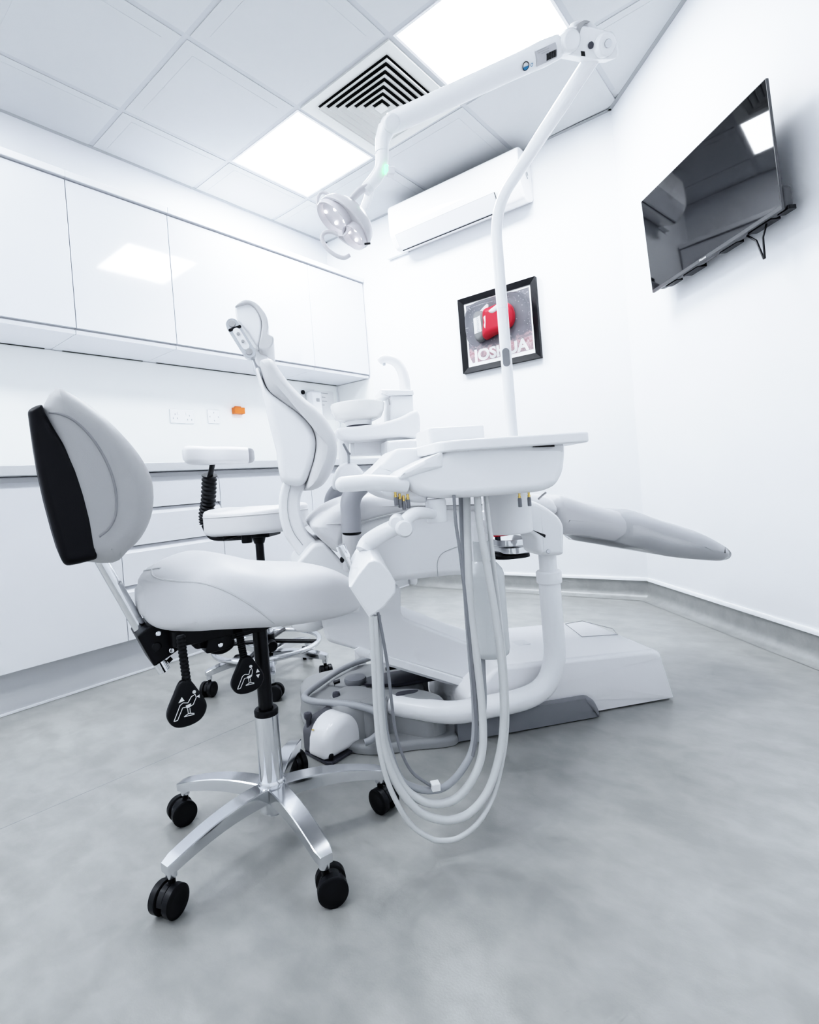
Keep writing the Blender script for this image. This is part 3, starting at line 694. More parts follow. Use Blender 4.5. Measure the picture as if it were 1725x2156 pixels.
q0, q1 = lp(.17), lp(.235)
MB().prism(capsule((q0[0] - .014, 0, q0[1] - .004), (q0[0] + .014, 0, q0[1] + .006), .004), .1165, .120, uz).build('link_gap', 'black_plastic', br)
for k, rr in ((0, .0095), (1, .0095), (.37, .0045), (.64, .0045)):
    q = lp(k); MB().disc((q[0], .1165 if rr > .006 else .1135, q[1]), (0, 1, 0), rr, .008, .001).build('screw', 'mark_grey', br)
MB().tube([DC.T(p, .20) for p in ((530, 752), (536, 765), (542, 780), (556, 800))], [.004, .006, .012, .014], 10).build('headrest_stem', 'brushed_metal', t)
MB().prism(smooth2d(DC.sz(((535, 742), (548, 745), (566, 760), (572, 772), (556, 782), (541, 776)), .24), 4), .19, .33, uz, .01, 3).build('headrest_socket', 'unit_white', t, 60)
# armrests: grey posts (near and far); the far pad shows above its post
def armrest(v, cols):
    P = [DC.T(p, v) for p in cols]
    return P
ap = [DC.T(p, .00) for p in ((740, 1120), (739, 1085), (738, 1060), (745, 1038), (762, 1020))]
ar = MB().tube(ap, [.0275, .0275, .0275, .0275, .027], 22, 6).build('armrest_post', 'armrest_grey', t, 60)
ap2 = DC.T((741, 1119), .0); ap3 = DC.T((745, 1200), .0)
MB().lathe([(.0255, 0), (.0255, .004)], (ap2[0], 0, ap2[2] - .001), (0, 0, -1), 24).build('armrest_gap', 'mark_black', ar)
MB().tube([(ap2[0], 0, ap2[2] - .005), (ap3[0], .02, ap3[2])], .0270, 22).build('armrest_socket', 'foot_leather', t, 60)
ap = [DC.T(p, .52) for p in ((697, 1062), (699, 1048), (706, 1036), (716, 1026))]
MB().tube([DC.T((697, 1080), .52)] + ap, .0255, 20, 5).build('armrest_post', 'armrest_grey', t, 60)
pd = [(699, 1024), (706, 996), (716, 980), (730, 974), (745, 976), (760, 990), (764, 1004), (750, 1018), (722, 1030), (705, 1032)]
MB().prism(smooth2d(DC.sz(pd, .52), 4), .48, .56, uz, .014, 4).build('armrest_pad', 'unit_white', t, 60)
# clamp stack and lead under the seat front
for z0, z1, px0, px1 in ((1137, 1150, 1042, 1108), (1152, 1166, 1050, 1110)):
    A_, B_ = DC.T((px0, (z0 + z1) / 2), .16), DC.T((px1, (z0 + z1) / 2 - 4), .16)
    MB().prism(roundpoly([(A_[0], .10), (B_[0], .10), (B_[0], .26), (A_[0], .26)], .045, 5), A_[2] - .009, A_[2] + .011, uv, .002, 2).build('foot_clamp', 'chrome', t, 40)
A_ = DC.T((1072, 1169), .16)
MB().prism(roundpoly([(A_[0] - .06, .10), (A_[0] + .06, .10), (A_[0] + .06, .25), (A_[0] - .06, .25)], .05, 5), A_[2] - .004, A_[2] + .006, uv).build('clamp_pad', 'black_plastic', t, 40)
A_ = DC.T((1051, 1140), .16); B_ = DC.T((1051, 1118), .16)
MB().tube([(A_[0], .17, A_[2] - .01), (B_[0], .17, B_[2] + .06)], .009, 12).build('clamp_bolt', 'dark_grey', t)
MB().tube([DC.T(p, .05) for p in ((1040, 1128), (1065, 1126), (1090, 1119), (1108, 1112))], .0035, 8, 5).build('red_lead', 'red_cable', t)
MB().tube([DC.T(p, .07) for p in ((1045, 1118), (1065, 1122), (1090, 1118), (1100, 1112))], .006, 8, 5).build('grey_lead', 'hose_grey', t)

# ================================================================== SPITTOON UNIT
t = thing('spittoon_unit', 'white basin unit with curved cup filler behind the dental chair', 'spittoon', DC)
V = .60
MB().tube([DC.T(p, V) for p in ((800, 762), (806, 757), (818, 756), (834, 763), (846, 780), (852, 802), (854, 838))], [.0135, .0165, .0175, .0185, .0200, .0215, .0225], 18, 5).build('cup_filler', 'white_plastic', t, 60)
q = DC.T((809, 766), V)
MB().lathe([(.006, 0), (.006, .012)], (q[0], V, q[2] - .006), (0, 0, 1), 12).build('filler_nozzle', 'brushed_metal', t)
pl = DC.sz(((797, 826), (863, 827), (865, 836), (812, 838), (799, 832)), V)
MB().prism(pl, V - .06, V + .07, uz, .004, 3).build('cup_shelf', 'unit_white', t)
MB().lathe([(.035, 0), (.03, -.012), (.001, -.015)], (DC.T((806, 834), V)[0], V - .01, DC.T((806, 834), V)[2]), (0, 0, 1), 24).build('cup_sensor', 'unit_shade', t, 50)
cl = DC.sz(((818, 836), (865, 836), (868, 900), (866, 926), (815, 926)), V)
MB().prism(roundpoly(cl, .006, 3), V - .045, V + .09, uz, .01, 4).build('column', 'unit_white', t, 45)
MB().tube([DC.T((819, 840), V - .05), DC.T((821, 852), V - .05)], .003, 8).build('column_slot', 'mark_grey', t)
ctr = DC.T((755, 872), V); rimz = DC.T((755, 852), V)[2]; botz = DC.T((755, 889), V)[2]
R_ = .104
ccx, ccy = DC.T((754, 872), V - .02)[0], V - .02
MB().lathe([(.060, botz), (.088, botz + .012), (.099, botz + .035), (R_, rimz - .006), (R_ - .003, rimz), (R_ - .008, rimz - .002), (.09, botz + .04), (.05, botz + .02), (.001, botz + .015)], (ccx, ccy, 0), (0, 0, 1), 40).build('basin', 'cream_gloss', t, 50)
MB().lathe([(.050, botz - .016), (.052, botz + .002)], (ccx, ccy, 0), (0, 0, 1), 32).build('basin_foot', 'unit_white', t)
MB().lathe([(.047, botz - .022), (.047, botz - .015)], (ccx, ccy, 0), (0, 0, 1), 32).build('basin_drain', 'dark_grey', t)
wg = DC.sz(((706, 908), (745, 903), (790, 897), (830, 886), (868, 872), (870, 924), (830, 926), (740, 932), (712, 926)), V)
MB().prism(smooth2d(wg, 4), V - .10, V + .08, uz, .014, 4).build('support_wing', 'unit_white', t, 60)
q = DC.T((761, 930), V); MB().lathe([(.036, 0), (.034, -.010), (.001, -.012)], (q[0], V - .03, q[2] + .008), (0, 0, 1), 28).build('drain_cap', 'unit_shade', t, 50)
bx = DC.sz(((736, 930), (812, 924), (812, 958), (736, 960)), V + .06)
MB().prism(bx, V + .02, V + .10, uz, .006, 3).build('lower_box', 'unit_white', t)
ia = DC.sz(((812, 930), (860, 926), (1120, 935), (1120, 965), (860, 960), (812, 958)), .5)
MB().prism(ia, .46, .60, uz, .012, 3).build('light_arm_bracket', 'unit_white', t, 45)
pz = DC.T((722, 922), .58)
MB().tube([(pz[0], .58, pz[2]), (pz[0], .58, .0)], .021, 20).build('pedestal', 'unit_white', t)
MB().tube([DC.T(p, V - .12) for p in ((724, 936), (729, 945), (734, 957), (735, 975))], .0045, 8, 4).build('suction_hose', 'hose_grey', t)
MB().tube([DC.T(p, V - .13) for p in ((723, 934), (730, 948), (738, 957))], .0035, 8, 4).build('suction_hose', 'hose_dark', t)
# ================================================================== OPERATING LIGHT
t = thing('operating_light', 'white articulated dental light with bent pole and round handled head', 'dental light', DC)
B0 = (.467, .5, .72)
J = DC.D((1262, 100), 1.50)
bend = DC.T((1046, 462), .5)
dirJ = (Vector(J) - Vector(bend)).normalized()
pts = [B0, (.467, .5, 1.0), (.467, .5, 1.3), (.467, .5, 1.56), (.467, .5, 1.64), Vector(bend) + Vector((.004, -.004, .006)), Vector((.467, .5, bend[2])) + dirJ * .075 + Vector((0, 0, .03))]
P5 = Vector((.467, .5, bend[2] + .045))
def bez(a, b, c, n):
    a, b, c = Vector(a), Vector(b), Vector(c)
    return [a * (1 - k / n) ** 2 + b * 2 * (k / n) * (1 - k / n) + c * (k / n) ** 2 for k in range(n + 1)]
dJ = (Vector(J) - P5).normalized()
path = [Vector(B0), Vector((.467, .5, 1.15)), Vector((.467, .5, 1.45))] + bez((.467, .5, P5.z - .13), P5, P5 + dJ * .13, 14) + [P5 + dJ * .3, Vector(J)]
pole = MB().tube(path, [.0215, .0215, .0215, .0215, .0215, .0215, .0220, .0225], 24).build('pole', 'unit_white', t, 60)
q = DC.T((1056, 651), .5)[2]
MB().lathe([(.0222, -.0012), (.0222, .0012)], (.467, .5, q), (0, 0, 1), 24).build('pole_joint_ring', 'unit_shade', pole)
q = DC.T((1062, 752), .478)[2]
vd = Vector((CP[0], CP[1], 0)); pc_ = Vector(DC.loc((CP[0], CP[1], 0))); nd = (Vector((pc_.x, pc_.y, 0)) - Vector((.467, .5, 0))).normalized(); sd = Vector((-nd.y, nd.x, 0))
mb = MB(); rings = []
o = capsule((0, 0, -.022), (0, 0, .022), .0135, 10)
for off, ins in ((.014, 0), (.0225, 0), (.0235, .002)):
    rings.append([Vector((.467, .5, q)) + nd * off + sd * a_ + Vector((0, 0, b_)) for a_, b_ in inset2(o, ins)])
mb.rings(rings).build('cover_plug', 'grey_plastic', pole)
# top knuckle
Aend = Vector(DC.D((1190, 92), 1.50)); El = Vector(DC.D((820, 262), 1.50)); J = Vector(J)
ad = (El - Aend).normalized(); camv = (Vector(DC.loc(CP)) - J).normalized(); pn = (camv - ad * camv.dot(ad)).normalized()   # pin axis faces the viewer side
upv = ad.cross(pn)
def onplane(o, x, y, off): return lambda a_, b_, s_: o + x * a_ + y * b_ + pn * (s_ + off)
xk = (J - Aend).normalized()
if upv.z < 0: upv = -upv
kn = roundpoly([(-.042, -.030), (.045, -.036), (.115, -.028), (.118, .012), (.10, .034), (.03, .042), (-.03, .030)], .022, 5)
knuckle = MB().prism(kn, -.030, .026, onplane(Aend + xk * .02, xk, upv, 0), .006, 4).build('top_knuckle', 'unit_white', t, 50)
MB().disc(J + pn * .012, pn, .0285, .062, .006, 32).build('pole_cap', 'unit_white', t, 50)
MB().disc(J + pn * .0445, pn, .010, .004, .001, 20).build('pivot_screw', 'brushed_metal', knuckle)
MB().disc(Aend + xk * .058 - upv * .004 + pn * .027, pn, .0085, .004, .001, 20).build('pivot_screw', 'dark_grey', knuckle)
MB().prism(roundpoly([(.02, .030), (.028, .052), (.062, .060), (.09, .05), (.095, .036)], .014, 4), -.012, .012, onplane(Aend, xk, upv, 0), .004, 3).build('knuckle_hook', 'unit_shade', knuckle, 50)
MB().prism(smooth2d([(.022, .020), (.030, .040), (.050, .052), (.066, .050), (.050, .044), (.036, .030), (.030, .016)], 4), -.012, .0272, onplane(Aend, xk, upv, 0), r0=0, r1=.001).build('knuckle_slot', 'mark_grey', knuckle)
MB().prism([(-.001, -.0315), (.010, -.0315), (.010, -.020), (-.001, -.020)], -.012, .0268, onplane(Aend + xk * .028, xk, upv, 0)).build('knuckle_gap', 'mark_black', knuckle)
MB().disc(Aend + pn * .01, pn, .0275, .066, .008, 32).build('arm_pivot', 'unit_white', t, 50)
# arm
s0 = Aend + ad * .022; s1 = El - ad * .004
arm = MB().tube([s0, s0 + ad * .05, s0 + ad * .12, s1 - ad * .02, s1], [.0290, .0320, .0320, .0295, .0285, .0285, .0275], 28).build('arm', 'unit_white', t, 60)
# labels on the arm facing the viewer
L_ = (s1 - s0).length
def armface(k, a_, b_, off=0.):
    c_ = s0 + ad * (k * L_); rr = .0318 - .003 * k
    th = b_ / rr
    return c_ + ad * a_ + (pn * math.cos(th) + upv * math.sin(th)) * (rr + .0006 + off)
def patch(name, k, w, h0_, h1_, m, off=0., par=None):
    mb = MB(); n = 6; mb.rings([[armface(k, -w / 2, h0_ + (h1_ - h0_) * i_ / n, off) for i_ in range(n + 1)], [armface(k, w / 2, h0_ + (h1_ - h0_) * i_ / n, off) for i_ in range(n + 1)]], cap=False, closed=False)
    return mb.build(name, m, par or arm)
lab = patch('rating_label', .10, .062, -.024, .012, 'label_grey', .0004)
for i_ in range(13):
    w = .0012 + .0011 * ((i_ * 7) % 3)
    patch('barcode_bar', (.0 + .10) + (-.028 + .0024 * i_ + .0) / L_, w, -.020, -.004, 'mark_black', .0009, lab)
for i_, ln in enumerate((.028, .034, .024)):
    patch('label_line', .10 + (.012 - .004 * i_) / L_, ln, .009 - .0045 * i_, .0105 - .0045 * i_, 'mark_grey', .0009, lab)
def ring_on_arm(name, k, rad, wid, m, b0, filled=False, half=False):
    mb = MB(); n = 28; A_ = []; B_ = []
    for i_ in range(n + 1):
        th = (PI + PI * i_ / n) if half else 2 * PI * i_ / n
        A_.append(armface(k, rad * math.cos(th), b0 + rad * math.sin(th), .0010)); B_.append(armface(k, (rad - wid) * math.cos(th), b0 + (0 if half else (rad - wid) * math.sin(th)), .0010))
    mb.rings([A_, B_], cap=False, closed=False); return mb.build(name, m, arm)
ring_on_arm('round_emblem', .225, .0105, .0022, 'mark_black', -.010)
ring_on_arm('emblem_fill', .225, .0085, .0001, 'label_blue', -.011, half=True)
ring_on_arm('small_emblem', .190, .0040, .0012, 'label_blue', -.013)
# elbow and swan neck
MB().disc(El + pn * .010, pn, .0238, .060, .008, 32).build('elbow_cap', 'unit_white', t, 50)
MB().prism([(-.045, -.034), (-.018, -.040), (-.018, -.022), (-.045, -.022)], -.010, .010, onplane(El, -ad, upv, 0)).build('elbow_gap', 'mark_black', t)
nk = [DC.D(p, 1.5) for p in ((814, 272), (806, 296), (805, 330), (803, 352), (793, 373), (775, 395))]
neck = MB().tube(nk, [.0250, .0215, .0185, .0180, .0180, .0185, .0170], 22, 6).build('neck', 'unit_white', t, 60)
rg = Vector(nk[2]); MB().tube([rg + Vector((0, 0, .012)), rg + Vector((0, 0, .0105))], .0192, 22).build('neck_ring', 'unit_shade', neck)
n5, n4 = Vector(nk[5]), Vector(nk[4]); MB().tube([n5 - (n5 - n4) * .1, n5 + (n5 - n4) * .35], [.0185, .0165], 22).build('swivel_collar', 'unit_shade', t)
sw = Vector(DC.D((819, 360), 1.49))
swt = MB().box(-.012, .012, -.010, .010, -.012, .012, .004); o_ = swt.build('switch_knob', 'unit_shade', t); o_.data.transform(Matrix.Translation(sw + Vector((.004, 0, -.002))))
sg = MB().box(-.006, .006, -.008, .008, -.011, .011, .003); o_ = sg.build('switch_glow', 'led_green', t); o_.data.transform(Matrix.Translation(sw + Vector((-.007, -.002, .003))))
# fork to the head
hp = Vector(DC.D((727, 433), 1.49))
fk = [DC.D(p, 1.495) for p in ((774, 393), (757, 403), (742, 418), (729, 432))]
MB().tube(fk, [.013, .016, .0155, .013], 16, 6, flat=.55).build('fork_arm', 'lamp_grey', t, 60)
fk = [DC.D(p, 1.56) for p in ((778, 398), (776, 415), (768, 435), (757, 455))]
MB().tube([DC.D((774, 396), 1.51)] + fk, [.008, .012, .013, .012, .010], 16, 6, flat=.5).build('fork_arm', 'unit_white', t, 60)
cpn = (Vector(DC.loc(CP)) - hp).normalized()
MB().disc(hp, cpn, .0155, .024, .004, 28).build('head_pivot', 'lamp_grey', t, 50)
# lamp head: shallow oval dish whose long edge shows
hx = (Vector(DC.D((779, 510), 1.50)) - Vector(DC.D((676, 425), 1.50))).normalized()
hc_ = (Vector(DC.D((779, 510), 1.50)) + Vector(DC.D((676, 425), 1.50))) / 2
hl = (Vector(DC.D((779, 510), 1.50)) - Vector(DC.D((676, 425), 1.50))).length / 2
vdn = (Vector(DC.D((700, 500), 1.50)) - Vector(DC.D((757, 440), 1.50)))
face = (vdn - hx * vdn.dot(hx)).normalized()            # the lamp shines down and to the left
face = (face * .90 + cpn * .42).normalized(); face = (face - hx * face.dot(hx)).normalized()
hy = face.cross(hx).normalized()
if hy.dot(cpn) > 0: hy = -hy                              # hy leads away from the viewer, so -hy is the near rim
def hd(a_, b_, w): return hc_ + hx * a_ + hy * b_ + face * w
def oval(sx, sy, n=44): return [(sx * math.cos(2 * PI * k / n), sy * math.sin(2 * PI * k / n)) for k in range(n)]
HB = .066
mb = MB(); rings = []
for w, s_ in ((-.046, .25), (-.044, .50), (-.036, .74), (-.020, .92), (-.004, .99), (.004, 1.0), (.009, .985), (.009, .90), (.004, .86), (.002, .5)):
    rings.append([hd(a_, b_, w) for a_, b_ in oval(hl * s_, HB * s_)])
mb.rings(rings); head = mb.build('lamp_head', 'lamp_grey', t, 60)
for oa, ob, ra, rb in ((-.030, -.002, .056, .047), (.046, .004, .040, .036)):
    mb = MB(); rr_ = []
    for w, s_ in ((.002, 1.0), (.020, 1.0), (.024, .96), (.022, .88), (.008, .80), (.004, .3)):
        rr_.append([hd(oa + a_, ob + b_, w) for a_, b_ in oval(ra * s_, rb * s_)])
    mb.rings(rr_); lb = mb.build('lens', 'light_lens', t, 60)
    for a_, b_ in ((-.6, .25), (.1, .45), (.55, -.2), (-.1, -.45)):
        MB().disc(hd(oa + a_ * ra, ob + b_ * rb, .0085), face, .0048, .006, .002, 16).build('lamp_led', 'lamp_led', lb)
q = Vector(DC.D((774, 513), 1.47)); MB().box(-.008, .008, -.003, .003, -.0025, .0025).build('sensor_window', 'mark_black', t).data.transform(Matrix.Translation(q) @ basis((0, 0, 0), hx - hx.cross(cpn) * .9, cpn))
# handles: two open loops below the dish
h1 = [DC.D(p, 1.55) for p in ((700, 422), (690, 408), (676, 406), (669, 420), (671, 440), (682, 460))]
MB().tube(h1, .0050, 12, 6).build('handle', 'lamp_grey', t, 60)
h2 = [DC.D(p, 1.53) for p in ((716, 497), (700, 489), (684, 490), (678, 502), (688, 522), (706, 537), (724, 543), (737, 537))]
MB().tube(h2, .0060, 12, 6).build('handle', 'lamp_grey', t, 60)
# ================================================================== DELIVERY UNIT
o_ = DC.W(.03, -.30, 0)
t = thing('delivery_unit', 'white instrument tray unit on a bent floor arm, with hoses hanging in loops', 'dental delivery unit', DC)
TV = -.43
def dp(p, v): return DC.T(p, v)
# tray top: plan outline, thin slab
zs0, zs1 = .7895, .8125
e = [dp((1246, 918), TV), dp((948, 934), TV), dp((815, 940), -.12)]
er = dp((1246, 918), TV)
plan = [(er[0], TV), (er[0] + .012, -.13), (-.17, -.13), (e[2][0] + .02, -.16), (e[1][0] - .02, TV + .02), (e[1][0] + .03, TV)]
zR = dp((1246, 907), TV)[2]; zRb = dp((1246, 930), TV)[2]
tray = MB().prism(roundpoly(plan, [.02, .03, .03, .04, .04, .03], 5), zRb, zR, uv, .005, 4).build('tray_top', 'unit_white', t, 45)
q0, q1 = dp((900, 897), -.27), dp((1022, 897), -.27)
MB().prism(roundpoly([(q0[0], -.27), (q1[0], -.27), (q1[0] - .01, -.15), (q0[0], -.15)], .012, 4), zR - .001, q0[2] - .004, uv, .005, 3).build('tray_mat', 'unit_white', t)
# body: side outline swept across
bo = [(1193, 930), (1193, 962), (1189, 995), (1174, 1022), (1148, 1034), (1080, 1041), (1000, 1047), (930, 1050), (888, 1044), (866, 1030), (852, 1016), (838, 1003), (850, 990), (890, 970), (934, 950), (950, 930)]
body = MB().prism(roundpoly(DC.sz(bo, -.40), .012, 4), -.405, -.16, uz, .02, 5).build('body', 'unit_white', t, 40)
wing = DC.sz([(843, 1011), (838, 1003), (852, 989), (892, 969), (934, 949), (934, 984)], -.408)
MB().prism(roundpoly(wing, .004, 3), -.409, -.145, uz, .008, 3).build('control_panel', 'unit_white', t, 40)
MB().tube([dp(p, -.4055) for p in ((986, 946), (986, 950))], .0008, 6).build('panel_seam', 'mark_grey', body)
rp = DC.sz(((826, 947), (960, 940), (960, 1012), (845, 1008), (768, 1003), (800, 974)), -.25)
MB().prism(roundpoly(rp, .012, 4), -.29, -.15, uz, .010, 4).build('rear_panel', 'unit_white', t, 45)
kp = [dp(p, -.30) for p in ((850, 965), (905, 944))]
mb = MB(); n_ = Vector((kp[1][0] - kp[0][0], 0, kp[1][2] - kp[0][2])).normalized()
sl = dp((1123, 938), -.4055), dp((1167, 937), -.4055)
MB().prism([(sl[0][0], sl[0][2] - .0035), (sl[1][0], sl[1][2] - .0035), (sl[1][0], sl[1][2] + .0035), (sl[0][0], sl[0][2] + .0035)], -.4075, -.402, uz).build('vent_slot', 'mark_black', body)
hA, hB = dp((722, 1020), -.40), dp((858, 1020), -.40)
hp_ = [(hA[0], -.40, hA[2]), (hA[0] + .02, -.402, hA[2]), (hA[0] + .06, -.402, hA[2] - .001), (hB[0], -.385, hB[2])]
MB().tube(hp_, [.0155, .0158, .0162, .0165, .0165, .0168, .0170], 22, 5, cap=False).ball((hA[0], -.40, hA[2]), .0156, (1, 1, 1), 14).build('handle', 'unit_white', t, 60)
MB().prism(roundpoly(DC.sz(((786, 1030), (850, 1012), (900, 1030), (900, 1060), (852, 1056), (812, 1046)), -.36), .012, 4), -.37, -.22, uz, .012, 4).build('body_chin', 'unit_white', t, 45)
def knob(p, v, h=.020, rr=.0042):
    q = dp(p, v)
    k = MB().lathe([(rr - .0008, -h / 2), (rr, -h / 2 + .001), (rr, h / 2 - .003), (rr * .8, h / 2)], q, (0, 0, 1), 16).build('hose_knob', 'grey_plastic', t)
    MB().lathe([(.0032, 0), (.0032, .004), (.0022, .006), (.0030, .012)], (q[0], q[1], q[2] + h / 2 - .0005), (0, 0, 1), 12).build('brass_neck', 'brass', k)
for p in ((834, 1056), (843, 1060), (851, 1064), (860, 1061)): knob(p, -.37, .018)
for p in ((1095, 1058), (1115, 1056)): knob(p, -.36)
MB().tube([dp(p, -.34) for p in ((1150, 1037), (1141, 1044), (1134, 1051))], .0022, 8).build('lead_end', 'mark_grey', t)
# swivel hub and arm back to the column
hub = dp((1045, 1060), -.24)
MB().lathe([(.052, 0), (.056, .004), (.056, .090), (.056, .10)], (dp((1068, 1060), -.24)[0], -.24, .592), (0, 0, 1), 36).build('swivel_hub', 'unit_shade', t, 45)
eb = DC.sz(((1040, 1056), (1120, 1052), (1150, 1066), (1178, 1088), (1188, 1106), (1188, 1166), (1180, 1170), (1140, 1170), (1131, 1162), (1128, 1134), (1112, 1119), (1085, 1114), (1040, 1116)), -.10)
elbow = MB().prism(roundpoly(eb, [.005, .02, .03, .03, .02, .006, .004, .004, .006, .02, .02, .02, .005], 5), -.105, -.005, uz, .014, 4).build('elbow_housing', 'unit_white', t, 45)
hx_ = dp((1068, 1060), -.24)[0]
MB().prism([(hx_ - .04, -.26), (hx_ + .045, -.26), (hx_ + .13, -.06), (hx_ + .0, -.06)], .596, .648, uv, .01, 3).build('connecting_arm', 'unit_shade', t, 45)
q = dp((1155, 1161), -.106); MB().disc((q[0], -.106, q[2]), (0, 1, 0), .006, .003, .001, 18).build('set_screw', 'brushed_metal', elbow)
q0, q1 = dp((1115, 1117), -.08), dp((1140, 1126), -.08)
MB().prism([(q0[0] - .002, q0[2] + .003), (q1[0], q1[2] + .002), (q1[0] - .002, q1[2] - .006)], -.1058, -.10, uz).build('housing_gap', 'mark_black', elbow)
cu_, cz = dp((1163, 1300), -.05)[0], 0
zc0, zc1 = dp((1163, 1226), -.05)[2], dp((1163, 1200), -.05)[2]
MB().tube([(cu_, -.05, zc0 - .02), (cu_, -.05, .60)], .0245, 28).build('inner_column', 'unit_white', t)
MB().lathe([(.0335, zc0), (.0352, zc0 + .003), (.0352, zc1 - .004), (.032, zc1), (.024, zc1 + .001)], (cu_, -.05, 0), (0, 0, 1), 32).build('column_collar', 'unit_white', t, 45)
tb = [(cu_, -.05, zc0), (cu_, -.05, zc0 - .06), (cu_, -.05, .27), (cu_ - .004, -.05, .20), (cu_ - .035, -.05, .135), (cu_ - .10, -.05, .105)]
tb += [(.08, -.052, .100), (-.02, -.045, .097), (-.11, .025, .095), (-.165, .07, .097)]
MB().tube(tb, .0300, 28, 6).build('bent_tube', 'unit_white', t, 60)
# water bottle
bl = dp((1024, 1280), -.17)
rb = (dp((1065, 1280), -.17)[0] - dp((984, 1280), -.17)[0]) / 2
zb0, zb1, zb2, zb3, zb4 = [dp((1024, y), -.17)[2] for y in (1380, 1208, 1184, 1138, 1112)]
bt = MB().lathe([(.001, zb0 + .004), (rb * .75, zb0), (rb * .95, zb0 + .006), (rb, zb0 + .02), (rb, zb1), (rb * .93, zb1 + .012), (rb * .7, zb2 - .002), (rb * .42, zb2 + .006), (rb * .40, zb3)], (bl[0], -.17, 0), (0, 0, 1), 36).build('water_bottle', 'bottle', t, 50)
MB().lathe([(.0185, zb3 - .004), (.0185, zb4 + .004), (.015, zb4 + .02), (.015, .59)], (bl[0], -.17, 0), (0, 0, 1), 28).build('bottle_cap', 'unit_white', bt, 45)
MB().tube([dp(p, -.17) for p in ((1016, 1372), (1018, 1420), (1020, 1470), (1016, 1520), (1005, 1560))], .0065, 12, 5).build('drain_hose', 'hose_grey', t, 60)
# instrument arm
cr_ = dp((919, 1078), -.36); zt_, zb_ = dp((919, 1050), -.36)[2], dp((919, 1100), -.36)[2]
MB().lathe([(.0205, zb_), (.0222, zb_ + .003), (.0222, zt_ - .006), (.020, zt_)], (cr_[0], -.36, 0), (0, 0, 1), 32).build('arm_collar', 'unit_white', t, 45)
MB().tube([dp(p, v) for p, v in (((915, 1083), -.37), ((893, 1080), -.39), ((872, 1082), -.41), ((856, 1094), -.425), ((848, 1108), -.43))], [.0105, .0125, .013, .013, .012], 16, 6).build('upper_link', 'unit_white', t, 60)
q = dp((851, 1113), -.445); MB().disc(q, (0, 1, 0), .0165, .020, .003, 30).build('joint_disc', 'unit_shade', t, 45)
q = dp((836, 1099), -.425); MB().disc(q, (.3, 1, .1), .0155, .03, .004, 30).build('joint_knuckle', 'unit_white', t, 45)
MB().tube([dp(p, v) for p, v in (((846, 1108), -.43), ((828, 1112), -.42), ((800, 1126), -.40), ((775, 1143), -.385), ((765, 1160), -.39))], [.013, .0165, .0175, .0175, .016], 18, 6).build('lower_link', 'unit_white', t, 60)
fr_ = [(735, 1236), (755, 1206), (775, 1182), (788, 1178), (801, 1182), (818, 1200), (834, 1226), (833, 1248), (808, 1280), (778, 1301), (757, 1270)]
bk_ = [(734, 1213), (738, 1172), (755, 1142), (769, 1134), (784, 1138), (797, 1160), (812, 1190), (815, 1215), (795, 1250), (768, 1270), (748, 1245)]
A_ = [Vector(dp(p, -.455)) for p in fr_]; B_ = [Vector(dp(p, -.335)) for p in bk_]
ca, cb = sum(A_, Vector()) / 11, sum(B_, Vector()) / 11
mb = MB(); mb.rings([[ca + (p - ca) * .94 + Vector((0, -.002, 0)) for p in A_], [ca + (p - ca) * .985 for p in A_], [p + (q - p) * .05 for p, q in zip(A_, B_)], [p + (q - p) * .5 for p, q in zip(A_, B_)], [p + (q - p) * .92 for p, q in zip(A_, B_)], [cb + (q - cb) * .85 for q in B_]])
mb.build('holder_head', 'unit_white', t, 35)
mb = MB(); mb.rings([[ca + (p - ca) * .93 + Vector((0, -.0022, 0)) for p in A_], [ca + (p - ca) * .90 + Vector((0, -.0030, 0)) for p in A_]]); mb.build('holder_face', 'unit_shade', t, 35)
# syringe hanging in the holder
s0, s1 = Vector(dp((716, 1147), -.36)), Vector(dp((741, 1200), -.36)); sd_ = (s1 - s0).normalized()
sy = MB().lathe([(.001, 0), (.009, .0008), (.0102, .003), (.0102, .026), (.008, .032), (.006, .036), (.006, .065)], s0, sd_, 24).build('syringe', 'chrome', t, 45)
q = s0 + sd_ * .030 + Vector((-.009, -.004, -.002)); MB().ball(q, .0045, (1, 1, 1.5), 8).build('syringe_button', 'black_plastic', sy)
MB().tube([s0 + sd_ * .028 + Vector((.002, -.008, 0)), s0 + sd_ * .06 + Vector((.002, -.006, 0))], .003, 10).build('syringe_valve', 'white_plastic', sy)
# hoses
def hose(px, r_, m, v0=-.452, v1=-.36, nm='hose', n=6):
    k = len(px); P = []
    for i_, p in enumerate(px):
        x = i_ / (k - 1); v = v0 if x < .55 else v0 + (v1 - v0) * ((x - .55) / .45)
        q = dp(p, v); P.append((q[0], q[1], max(q[2], r_ + .001)))
    return MB().tube(P, r_, 12, n).build(nm, m, t, 70)
hose([(782, 1296), (787, 1400), (792, 1500), (800, 1580), (822, 1660), (862, 1732), (905, 1764), (932, 1770), (968, 1763), (1010, 1729), (1040, 1672), (1058, 1600), (1067, 1530), (1066, 1450), (1058, 1350), (1041, 1200), (1030, 1100), (1024, 1043)], .0050, 'hose_pale')
hose([(787, 1296), (793, 1400), (798, 1500), (808, 1580), (838, 1655), (880, 1706), (920, 1724), (952, 1726), (990, 1711), (1026, 1668), (1048, 1605), (1060, 1530), (1058, 1420), (1044, 1300), (1022, 1170), (1010, 1100), (1005, 1043)], .0078, 'hose_pale', -.448, -.37)
hose([(792, 1296), (797, 1400), (802, 1500), (812, 1570), (845, 1650), (885, 1684), (925, 1692), (965, 1678), (998, 1635), (1016, 1580), (1016, 1500), (1006, 1400), (992, 1290), (986, 1170), (984, 1100), (983, 1043)], .0080, 'hose_pale', -.438, -.34)
